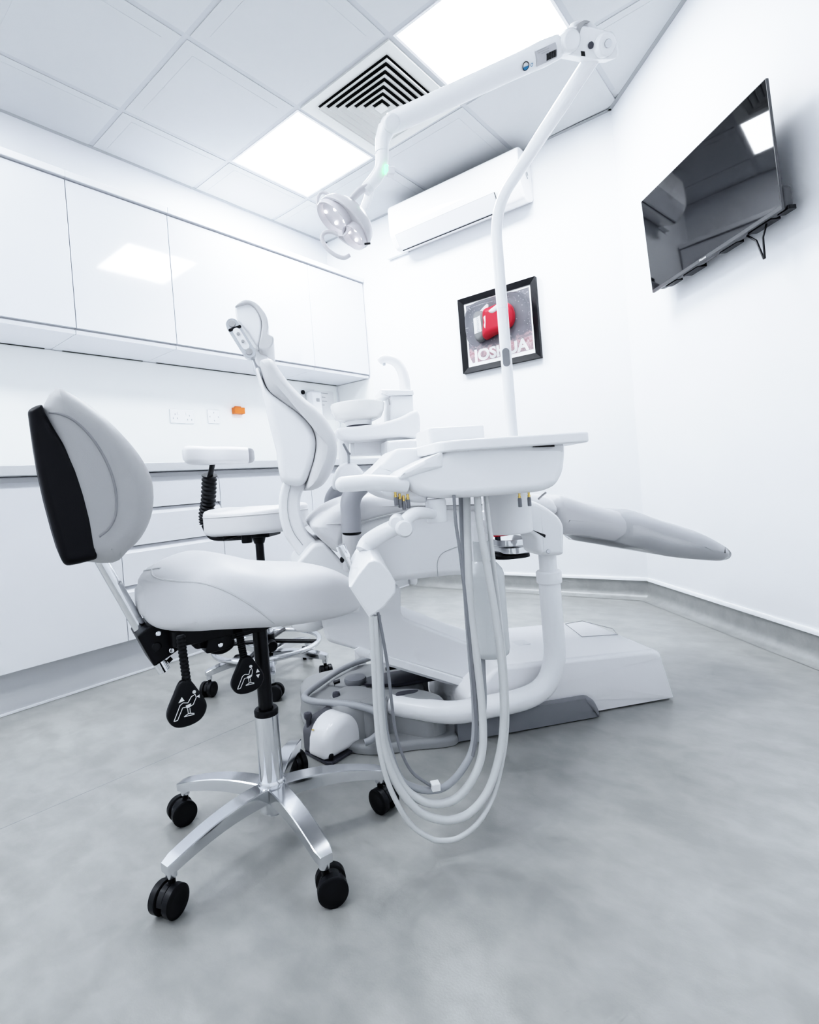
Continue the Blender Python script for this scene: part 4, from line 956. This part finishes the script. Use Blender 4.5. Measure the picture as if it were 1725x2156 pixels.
hose([(795, 1296), (800, 1400), (806, 1500), (818, 1570), (842, 1638), (870, 1657), (905, 1664), (940, 1655), (975, 1618), (998, 1565), (1000, 1480), (992, 1380), (984, 1280), (978, 1170), (974, 1100), (972, 1043)], .0070, 'hose_grey', -.428, -.30)
hose([(796, 1290), (806, 1340), (816, 1400), (824, 1470), (833, 1540), (848, 1590), (870, 1628), (908, 1655)], .0030, 'hose_dark', -.450, -.432, 'thin_hose')
hose([(996, 1592), (1003, 1540), (1000, 1480), (992, 1380), (982, 1280), (970, 1170), (960, 1100), (956, 1043)], .0034, 'hose_dark', -.452, -.40, 'thin_hose')
q = Vector(dp((917, 1655), -.436)); cl_ = MB().box(q.x - .0085, q.x + .0085, q.y - .009, q.y + .009, q.z - .0065, q.z + .0075, .0015).build('hose_clip', 'mark_white', t)

# ================================================================== FOOT CONTROL
FC = Fr(2.081, -.317, 86)
t = thing('foot_control', 'white and dark grey foot pedal on the floor with ribbed grey hose', 'foot control', FC)
dome = smooth2d([(.0, .010), (.06, .007), (.126, .010), (.135, .045), (.120, .082), (.078, .106), (.035, .100), (.006, .075), (-.003, .04)], 5)
MB().prism(dome, .0, .078, uz, r0=.026, r1=.004, seg=6).build('pedal_cover', 'white_gloss', t, 60)
gb = roundpoly([(.0, .008), (.128, .008), (.128, .088), (.112, .106), (.028, .098), (.0, .072)], .012, 4)
MB().prism(gb, .074, .112, uz, r0=.0, r1=.008).build('rear_block', 'slate_plastic', t, 45)
for u, dz_ in ((.012, .0), (.118, .022)):
    MB().lathe([(.007, .06), (.007, .098 + dz_), (.0105, .100 + dz_), (.012, .107 + dz_), (.010, .115 + dz_), (.001, .118 + dz_)], (u, .094, 0), (0, 0, 1), 20).build('push_button', 'dark_grey', t, 50)
MB().prism(roundpoly([(-.004, -.006), (.136, .0), (.132, .116), (.0, .116)], .018, 5), .001, .009, uv, .002, 2).build('base_plate', 'dark_grey', t)
MB().ball((.012, .004, .020), .008, (1, .6, 1.1), 10).build('plug_hole', 'black_plastic', t)
MB().ball((.004, .066, .078), .003, (1, 1.6, .6), 8).build('yellow_dot', 'brass', t)
MB().ball((.088, .066, .0985), .0035, (1, 1.5, .6), 8).build('blue_dot', 'label_blue', t)
hz = [((768, 1564), .040), ((783, 1557), .045), ((800, 1540), .06), ((806, 1515), .09), ((790, 1498), .112), ((765, 1489), .118), ((735, 1483), .119), ((700, 1480), .118), ((662, 1477), .116), ((642, 1470), .116), ((648, 1458), .116), ((672, 1440), .118), ((705, 1417), .118), ((738, 1400), .116), ((772, 1388), .108), ((805, 1376), .10)]
P = catmull([FC.Z(p, z) for p, z in hz], 16); rr = []
MB().tube(P, [.0100 if k % 2 else .0093 for k in range(len(P))], 14).build('hose', 'hose_grey', t, 80)

# ================================================================== STOOLS
def caster(parent, x, y, ang, wr=.0275):
    """twin wheel castor under a leg tip, rolling along ang"""
    ax = Vector((-math.sin(ang), math.cos(ang), 0)); c = Vector((x, y, wr))
    mb = MB()
    mb.lathe([(.0065, wr), (.0065, wr * 2 + .018)], (x, y, 0), (0, 0, 1), 14)
    dr = Vector((math.cos(ang), math.sin(ang), 0)); cc = c + dr * .010
    hoodo = [(cc + dr * (wr * .86 * math.cos(a)) + Vector((0, 0, wr * .92 * math.sin(a)))) for a in [PI * k / 14 for k in range(15)]]
    mb.rings([[p - ax * .006 for p in hoodo], [p + ax * .006 for p in hoodo]])
    h = mb.build('caster', 'black_satin', parent, 50)
    for s_ in (-1, 1):
        MB().lathe([(wr * .55, -.0085), (wr * .86, -.0085), (wr, -.006), (wr, .006), (wr * .86, .0085), (wr * .55, .0075), (.001, .007)], cc + ax * s_ * .0155, ax * s_, 30).build('wheel', 'black_plastic', h, 45)
def star_base(parent, angs, R_, hubz, tipz, mt, cr, castor_ang, wr=.0275, hubr=.026):
    mb = MB(); mb.lathe([(hubr * .8, hubz - .055), (hubr * 1.15, hubz - .05), (hubr * 1.25, hubz - .02), (hubr * 1.15, hubz + .008), (hubr, hubz + .014)], (0, 0, 0), (0, 0, 1), 32)
    mb.build('base_hub', mt, parent, 45)
    for a, ca in zip(angs, castor_ang):
        a = math.radians(a); d_ = Vector((math.cos(a), math.sin(a), 0)); s_ = Vector((-d_.y, d_.x, 0)); rings = []
        n = 14
        for k in range(n + 1):
            x = k / n; rad = .012 + (R_ + .012 - .012) * x
            zt = hubz + .004 + (tipz - hubz) * x ** 1.25 + .010 * math.sin(PI * x)
            hh = .032 - .012 * x; ww = .0205 - .0045 * x
            if k == n: hh *= .8; ww *= .75; zt -= .002
            sec = [(-1, -.30), (-.97, -.06), (-.86, 0), (.86, 0), (.97, -.06), (1, -.30), (.92, -1), (-.92, -1)]
            rings.append([d_ * rad + s_ * (ww * p) + Vector((0, 0, zt + hh * q)) for p, q in sec])
        mb = MB(); mb.rings(rings)
        mb.lathe([(.010, wr * 2 + .006), (.011, tipz - .004)], tuple(d_ * R_), (0, 0, 1), 16)
        mb.build('leg', mt, parent, 32)
        caster(parent, (d_ * R_).x, (d_ * R_).y, math.radians(ca), wr)
def interp(tab, x):
    for i_ in range(len(tab) - 1):
        if x <= tab[i_ + 1][0]:
            p0 = tab[max(i_ - 1, 0)]; p1 = tab[i_]; p2 = tab[i_ + 1]; p3 = tab[min(i_ + 2, len(tab) - 1)]
            h = p2[0] - p1[0]; t_ = (x - p1[0]) / h; out = []
            for c_ in range(1, len(p1)):
                m1 = (p2[c_] - p0[c_]) / max(p2[0] - p0[0], 1e-6) * h; m2 = (p3[c_] - p1[c_]) / max(p3[0] - p1[0], 1e-6) * h
                out.append((2 * t_ ** 3 - 3 * t_ ** 2 + 1) * p1[c_] + (t_ ** 3 - 2 * t_ ** 2 + t_) * m1 + (-2 * t_ ** 3 + 3 * t_ ** 2) * p2[c_] + (t_ ** 3 - t_ ** 2) * m2)
            return out
    return list(tab[-1][1:])
def spow(c_, e_): return math.copysign(abs(c_) ** e_, c_)

ST = Fr(2.188, -.577, 73)
t = thing('saddle_stool', 'white saddle stool with black framed backrest and chrome star base in the foreground', 'stool', ST)
stool = t
SEAT = [(-.226, .045, .578, .520), (-.220, .075, .590, .508), (-.203, .106, .604, .497), (-.16, .142, .620, .488), (-.11, .166, .6265, .483), (-.055, .166, .612, .474), (.0, .149, .592, .463), (.055, .122, .581, .453), (.105, .102, .573, .447), (.155, .086, .557, .443), (.20, .067, .532, .444), (.226, .048, .508, .450), (.239, .026, .488, .462)]
def seatp(u, phi, off=0.):
    w, zt, zb = interp(SEAT, u); c_, s_ = math.cos(phi), math.sin(phi)
    zc = zb + (zt - zb) * .45; hz_ = (zt - zc) if s_ > 0 else (zc - zb)
    dip = -.012 * (1 - min(1, abs(c_) * 1.6)) if s_ > 0 and u < -.05 else 0
    return Vector((u, spow(c_, .62) * (w + off), zc + spow(s_, .62 if s_ > 0 else .5) * (hz_ + off)))
mb = MB(); rings = []
us = [-.226, -.2255, -.224, -.221, -.216] + [-.21 + .0104 * k for k in range(43)] + [.2395]
for u in us: rings.append([seatp(min(max(u, -.226), .239), 2 * PI * k / 48) for k in range(48)])
fc0 = sum(rings[0], Vector()) / 48; rings.insert(0, [fc0 + (p - fc0) * .8 + Vector((-.006, 0, 0)) for p in rings[0]]); rings.insert(0, [fc0 + (p - fc0) * .4 + Vector((-.0085, 0, 0)) for p in rings[1]])
fc1 = sum(rings[-1], Vector()) / 48; rings.append([fc1 + (p - fc1) * .75 + Vector((.004, 0, 0)) for p in rings[-1]]); rings.append([fc1 + (p - fc1) * .35 + Vector((.0055, 0, 0)) for p in rings[-1]])
seat = MB().rings(rings).build('seat', 'white_leather', t, 80)
from mathutils.bvhtree import BVHTree
def on_surface(mesh_o, fr, pix):
    bv = BVHTree.FromPolygons([v.co for v in mesh_o.data.vertices], [p.vertices for p in mesh_o.data.polygons]); o_ = Vector(fr.loc(CP)); out = []
    for p in pix:
        h_ = bv.ray_cast(o_, (Vector(fr.D(p, 1.0)) - o_).normalized())
        if h_[0]: out.append(h_[0])
    return out
sp_ = on_surface(seat, ST, smooth2d([(324, 1190), (320, 1202), (323, 1213), (340, 1220), (375, 1224), (428, 1228), (478, 1245), (522, 1270), (553, 1292), (578, 1312)], 6, False))
for sgn in (1, -1):
    if len(sp_) > 4: MB().tube([(q.x, q.y * sgn, q.z) for q in sp_], .0018, 6).build('seat_seam', 'piping', seat)
# under seat mechanism
mb = MB(); zm = .478
mb.prism(roundpoly([(-.19, -.075), (.06, -.06), (.06, .06), (-.19, .075)], .02, 4), .462, .492, uv, .003, 2)
mb.build('seat_plate', 'black_plastic', t)
MB().prism(roundpoly([(-.15, .455), (-.06, .470), (.03, .475), (.03, .452), (-.05, .445), (-.14, .44)], .006, 3), -.035, .035, uz, .003, 2).build('tilt_mechanism', 'black_plastic', t)
bq = ST.sz(((287, 1339), (321, 1312), (392, 1338), (376, 1368), (324, 1404)), -.04)
blk = MB().prism(roundpoly(bq, .005, 3), -.045, .045, uz, .004, 2).build('back_clamp', 'black_plastic', t)
for p in ((334, 1334), (362, 1369)):
    q = ST.T(p, -.046); MB().disc((q[0], -.046, q[2]), (0, 1, 0), .0052, .005, .0015, 18).build('bolt', 'chrome', blk)
q = ST.T((330, 1362), -.046); MB().disc((q[0], -.045, q[2]), (0, 1, 0), .009, .004, .002, 18).build('clamp_boss', 'black_satin', blk)
q = ST.T((463, 1357), -.05); w_ = MB().prism(roundpoly([(q[0] - .03, q[2] - .012), (q[0] + .022, q[2] - .010), (q[0] + .026, q[2] + .03), (q[0] - .02, q[2] + .03)], .008, 3), -.055, .02, uz, .003, 2).build('pivot_lug', 'black_plastic', t)
MB().disc((q[0], -.056, q[2] + .001), (0, 1, 0), .0052, .005, .0015, 18).build('bolt', 'chrome', w_)
q = ST.T((466, 1362), .10); MB().prism(smooth2d([(q[0] - .030, q[2] + .016), (q[0] - .027, q[2] - .006), (q[0], q[2] - .015), (q[0] + .026, q[2] - .004), (q[0] + .024, q[2] + .016)], 4), .09, .11, uz, .006, 3).build('far_lever_paddle', 'black_plastic', t, 50)
# backrest
b0, b1 = ST.T((214, 1180), 0), ST.T((346, 1412), 0)
bd = (Vector((b1[0], 0, b1[2])) - Vector((b0[0], 0, b0[2]))).normalized()
P0 = Vector((b0[0], 0, b0[2])) - bd * .06; P1 = Vector((b1[0], 0, b1[2]))
bar = MB().tube([P0, P1], .0118, 20).build('back_bar', 'chrome', t)
q = ST.T((360, 1393), 0); MB().tube([(P1 - bd * .012) + Vector((.012, 0, .004)), (P1 - bd * .012) + Vector((.02, 0, .010))], .004, 10).build('bar_stop', 'black_plastic', bar)
sh_l = [(57, 862), (63, 905), (75, 975), (92, 1050), (112, 1125), (128, 1178), (138, 1193)]
sh_r = [(160, 1190), (207, 1178), (205, 1150), (196, 1095), (183, 1045), (163, 990), (138, 938), (110, 893), (92, 862), (90, 848)]
NV = -.155
so = ST.sz(sh_l + sh_r + [(74, 852)], NV)
MB().prism(roundpoly(so, .006, 3), NV, -NV, uz, .012, 4).build('back_shell', 'black_shell', t, 50)
cl_l = ST.sz([(96, 862), (112, 895), (140, 940), (165, 990), (184, 1045), (197, 1095), (206, 1150), (209, 1176)], NV)
cr_r = ST.sz([(222, 1174), (250, 1152), (276, 1126), (294, 1090), (300, 1050), (294, 1010), (272, 970), (238, 930), (198, 893), (150, 860), (112, 847)], 0)
co = [(a_ - e_, b_) for (a_, b_), e_ in zip(cl_l, (.006, .012, .018, .026, .030, .032, .032, .028))] + cr_r
cushion = MB().prism(smooth2d(co, 3), NV + .002, -NV - .002, uz, .032, 7).build('back_cushion', 'grey_leather', t, 70)
sp_ = on_surface(cushion, ST, smooth2d([(104, 868), (128, 872), (158, 887), (190, 918), (218, 960), (237, 1005), (245, 1048), (243, 1085), (230, 1112), (209, 1130)], 6, False))
MB().tube(sp_, .0020, 8).build('back_piping', 'piping_grey', cushion)
# levers
def lever(top, bot, pad, w, h, v, kind):
    a_, b_ = Vector(ST.T(top, v)), Vector(ST.T(bot, v)); P = catmull([a_, (a_ + b_) / 2, b_], 20)
    lv = MB().tube(P, [.0078 if k % 3 else .0064 for k in range(len(P))], 12).build('lever', 'black_plastic', t, 80)
    c_ = Vector(ST.T(pad, v))
    o = smooth2d([(c_.x + x * w, c_.z + y * h) for x, y in ((-.12, .52), (.12, .52), (.30, .28), (.50, -.08), (.47, -.30), (.30, -.46), (0, -.52), (-.30, -.48), (-.47, -.32), (-.50, -.10), (-.30, .26))], 5)
    MB().prism(o, v - .008, v + .008, uz, .005, 4).build('paddle', 'black_plastic', lv, 60)
    def pt(x, y): return (c_.x + x * w, v - .0086, c_.z + y * h)
    mb = MB(); k = .0007
    if kind == 0: lean = .10
    else: lean = .0
    mb.lathe([(.0030, -.0004), (.0030, .0004), (.0020, .0004), (.0020, -.0004)], pt(.10 + lean, .24), (0, 1, 0), 16)
    for ln in (((-.36, -.30), (-.18, .02), (-.10, .06), (.02, .03)), ((-.27, -.30), (-.12, -.05), (.02, -.06)), ((.02, .03), (.07 + lean * .5, .15), (.12 + lean, .18), (.14 + lean, .10), (.10 + lean * .5, -.04), (.02, -.08)), ((-.36, -.30), (-.27, -.30)), ((.0, -.10), (.01, -.22)), ((.06, -.10), (.06, -.22)), ((-.10, -.26), (.0, -.22), (.06, -.22), (.16, -.25)), ((-.10, -.26), (.16, -.27))):
        mb.tube([pt(*p) for p in ln], k, 6)
    for tri in (((-.22, .08), (-.06, .10), (-.12, .20)), ((.25, .12), (.33, .07), (.33, .15))) if kind == 0 else (((.24, .02), (.36, .02), (.30, .13)), ((.24, -.04), (.36, -.04), (.30, -.15))):
        mb.bm.faces.new([mb.bm.verts.new(pt(*p)) for p in tri])
    mb.prism([(c_.x + x * w, c_.z + y * h) for x, y in ((-.04, -.02), (.10, .0), (.08, -.07), (-.02, -.09))], v - .0088, v - .0080, uz)
    mb.build('pictogram', 'mark_white', lv)
lever((380, 1338), (394, 1440), (392, 1480), .066, .076, -.125, 0)
lever((503, 1328), (514, 1388), (520, 1420), .064, .068, -.075, 1)
# column and base
MB().tube([(0, 0, .27), (0, 0, .47)], .0155, 24).build('gas_spring', 'black_satin', t)
MB().lathe([(.020, .445), (.022, .47)], (0, 0, 0), (0, 0, 1), 24).build('spring_cone', 'black_plastic', t)
MB().lathe([(.0150, .260), (.0250, .262), (.0255, .268), (.0255, .272), (.0235, .275), (.0155, .2755)], (0, 0, 0), (0, 0, 1), 30).build('column_ring', 'black_plastic', t, 50)
MB().tube([(0, 0, .085), (0, 0, .262)], .0252, 30).build('column', 'chrome', t)
MB().lathe([(.016, .050), (.018, .062), (.020, .09)], (0, 0, 0), (0, 0, 1), 24).build('column_foot', 'cast_aluminium', t)
dg = [a - 73 for a in (-88, -16, 56, 128, -160)]
star_base(t, dg, .236, .112, .086, 'cast_aluminium', 0, [a + o for a, o in zip(dg, (15, 70, -60, 40, 60))])

RS = Fr(1.38, .03, 28)
t = thing('assistant_stool', 'white stool with ribbed black arm rest stem and chrome foot ring behind the saddle stool', 'stool', RS)
mb = MB(); rings = []
for k in range(17):
    x = -1 + 2 * k / 16; z_ = .636 + .050 * spow(math.sin(PI / 2 * x), .8); s_ = (max(0, 1 - abs(x) ** 5)) ** .32
    s_ = max(s_, .72)
    rings.append([(.198 * s_ * spow(math.cos(a), .85), .19 * s_ * spow(math.sin(a), .85), z_ + .006 * math.cos(2 * a) * (1 if x > 0 else 0)) for a in [2 * PI * i_ / 44 for i_ in range(44)]])
rs_seat = MB().rings(rings).build('seat', 'white_leather', t, 80)
MB().tube([(.1985 * spow(math.cos(a), .85), .1905 * spow(math.sin(a), .85), .661) for a in [2 * PI * i_ / 44 for i_ in range(45)]], .0017, 6, cap=False).build('seat_seam', 'piping', rs_seat)
MB().box(-.10, .07, -.06, .06, .566, .590, .006).build('seat_plate', 'black_plastic', t)
ap_ = [RS.D(p, d_) for p, d_ in (((386, 958), 1.97), ((408, 959), 1.98), ((432, 960), 2.03), ((470, 959), 2.11), ((512, 960), 2.17), ((517, 960), 2.175))]
P = catmull(ap_, 8); rings = []
for i_, p in enumerate(P):
    a_ = P[min(i_ + 1, len(P) - 1)] - P[max(i_ - 1, 0)]; a_.z = 0; a_.normalize(); s_ = Vector((-a_.y, a_.x, 0)); n_ = len(P) - 1
    k = min(1, .55 + .45 * math.sin(min(i_, n_ - i_) / 5 * PI / 2)) if min(i_, n_ - i_) < 5 else 1
    rings.append([p + s_ * (.042 * k * spow(math.cos(th), .6)) + Vector((0, 0, .0345 * k * spow(math.sin(th), .55))) for th in [2 * PI * q / 24 for q in range(24)]])
MB().rings(rings).build('arm_rest', 'white_leather', t, 60)
sx = [Vector(RS.D(p, 2.13)) for p in ((448, 975), (445, 990), (442, 1004))]
MB().tube([sx[0], sx[1], sx[2]], .016, 12, 4, flat=.5).build('rest_bracket', 'black_plastic', t)
bp_ = catmull([RS.D(p, d_) for p, d_ in (((441, 1000), 2.14), ((440, 1030), 2.16), ((438, 1060), 2.18), ((432, 1085), 2.19), ((430, 1105), 2.19))], 14)
rr = []
for k in range(len(bp_)):
    w = 1 - .35 * max(0, (k / len(bp_) - .6) / .4); rr.append((.0300 if k % 4 in (0, 1) else .0250) * w)
MB().tube(bp_, rr, 20).build('bellows', 'black_plastic', t, 80)
e_ = bp_[-1]; MB().tube([e_, (e_.x + .02, e_.y, .585), (e_.x + .06, e_.y * .6, .570), (-.05, 0, .568)], .012, 12, 4).build('stem_bar', 'black_plastic', t)
q0, q1 = RS.D((508, 1126), 2.0), RS.D((470, 1136), 1.98)
MB().tube([RS.D((530, 1122), 2.05), q0, q1], [.004, .006, .012], 10, 4, flat=.5).build('lever', 'black_plastic', t)
q = RS.D((520, 1134), 2.0); MB().lathe([(.018, -.016), (.020, -.012), (.020, .012), (.014, .02)], q, (0, 0, 1), 20).build('tension_knob', 'black_plastic', t, 45)
MB().tube([(0, 0, .20), (0, 0, .575)], .0165, 22).build('gas_spring', 'black_satin', t)
MB().lathe([(.020, .54), (.026, .56), (.026, .575)], (0, 0, 0), (0, 0, 1), 22).build('spring_cone', 'black_plastic', t)
MB().tube([(0, 0, .08), (0, 0, .235)], .0235, 26).build('column', 'chrome', t)
rh = MB().lathe([(.024, .118), (.030, .12), (.030, .178), (.024, .18)], (0, 0, 0), (0, 0, 1), 26).build('foot_ring_hub', 'black_plastic', t, 45)
q = Vector(RS.D((575, 1364), 2.07)); q.z = .140; d_ = Vector((q.x, q.y, 0)).normalized()
MB().disc(d_ * .048 + Vector((0, 0, .140)), d_, .0225, .034, .004, 24).build('hub_knob', 'black_plastic', rh, 45)
RZ, RRd = .135, .205
MB().tube([(RRd * math.cos(2 * PI * k / 56), RRd * math.sin(2 * PI * k / 56), RZ) for k in range(57)], .0105, 14, cap=False).build('foot_ring', 'chrome', t, 80)
for a in (32, 122, 212, 302):
    a = math.radians(a - 28); MB().tube([(.026 * math.cos(a), .026 * math.sin(a), .148), ((RRd - .004) * math.cos(a), (RRd - .004) * math.sin(a), RZ + .004)], .0085, 12).build('ring_spoke', 'black_satin', t)
dg = [a - 28 for a in (-105, -35, 27, 99, 171)]
star_base(t, dg, .236, .105, .090, 'cast_aluminium', 0, [a + o for a, o in zip(dg, (40, 70, -60, 40, 20))])

# ================================================================== every base at its thing's foot
for o in list(scene.objects):
    if o.parent or o.type not in ('EMPTY', 'MESH') or o.get('kind') == 'structure': continue
    ms = [c for c in o.children_recursive if c.type == 'MESH'] + ([o] if o.type == 'MESH' else [])
    if not ms: continue
    vs = [v.co for m in ms for v in m.data.vertices]
    lo = Vector((min(v.x for v in vs), min(v.y for v in vs), min(v.z for v in vs))); hi = Vector((max(v.x for v in vs), max(v.y for v in vs), max(v.z for v in vs)))
    sft = Vector(((lo.x + hi.x) / 2, (lo.y + hi.y) / 2, lo.z))
    for m in ms: m.data.transform(Matrix.Translation(-sft))
    R3 = o.rotation_euler.to_matrix()
    o.location = Vector(o.location) + R3 @ sft

# ================================================================== LIGHT AND LOOK
w = bpy.data.worlds.new('world'); scene.world = w; w.use_nodes = True
bg = w.node_tree.nodes['Background']; bg.inputs[0].default_value = (.93, .96, 1, 1); bg.inputs[1].default_value = .3
scene.view_settings.view_transform = 'Standard'; scene.view_settings.look = 'None'
scene.view_settings.exposure = 0.0; scene.view_settings.gamma = 1.0
vs_ = scene.view_settings; vs_.use_curve_mapping = True; cm = vs_.curve_mapping
cm.clip_max_x = 2.0; cm.clip_max_y = 2.0; cm.use_clip = False; cm.extend = 'HORIZONTAL'
cv = cm.curves[3]
while len(cv.points) > 2: cv.points.remove(cv.points[1])
cv.points[0].location = (0, 0); cv.points[1].location = (2.0, 1.02)
for x_, y_ in ((.012, .0035), (.03, .020), (.08, .105), (.17, .29), (.276, .48), (.44, .70), (.624, .85), (.80, .92), (1.0, .965), (1.4, 1.0)): cv.points.new(x_, y_)
for c_, e_ in ((0, 1.93), (1, 1.96), (2, 2.0)):
    cm.curves[c_].points[0].location = (0, 0); cm.curves[c_].points[len(cm.curves[c_].points) - 1].location = (2.0, e_)
cm.update()
scene.cycles.max_bounces = 7; scene.cycles.diffuse_bounces = 5; scene.cycles.glossy_bounces = 3; scene.cycles.transmission_bounces = 6
scene.cycles.use_adaptive_sampling = True; scene.cycles.adaptive_threshold = .07; scene.cycles.adaptive_min_samples = 12
scene.cycles.use_denoising = True
scene.cycles.sample_clamp_indirect = 6
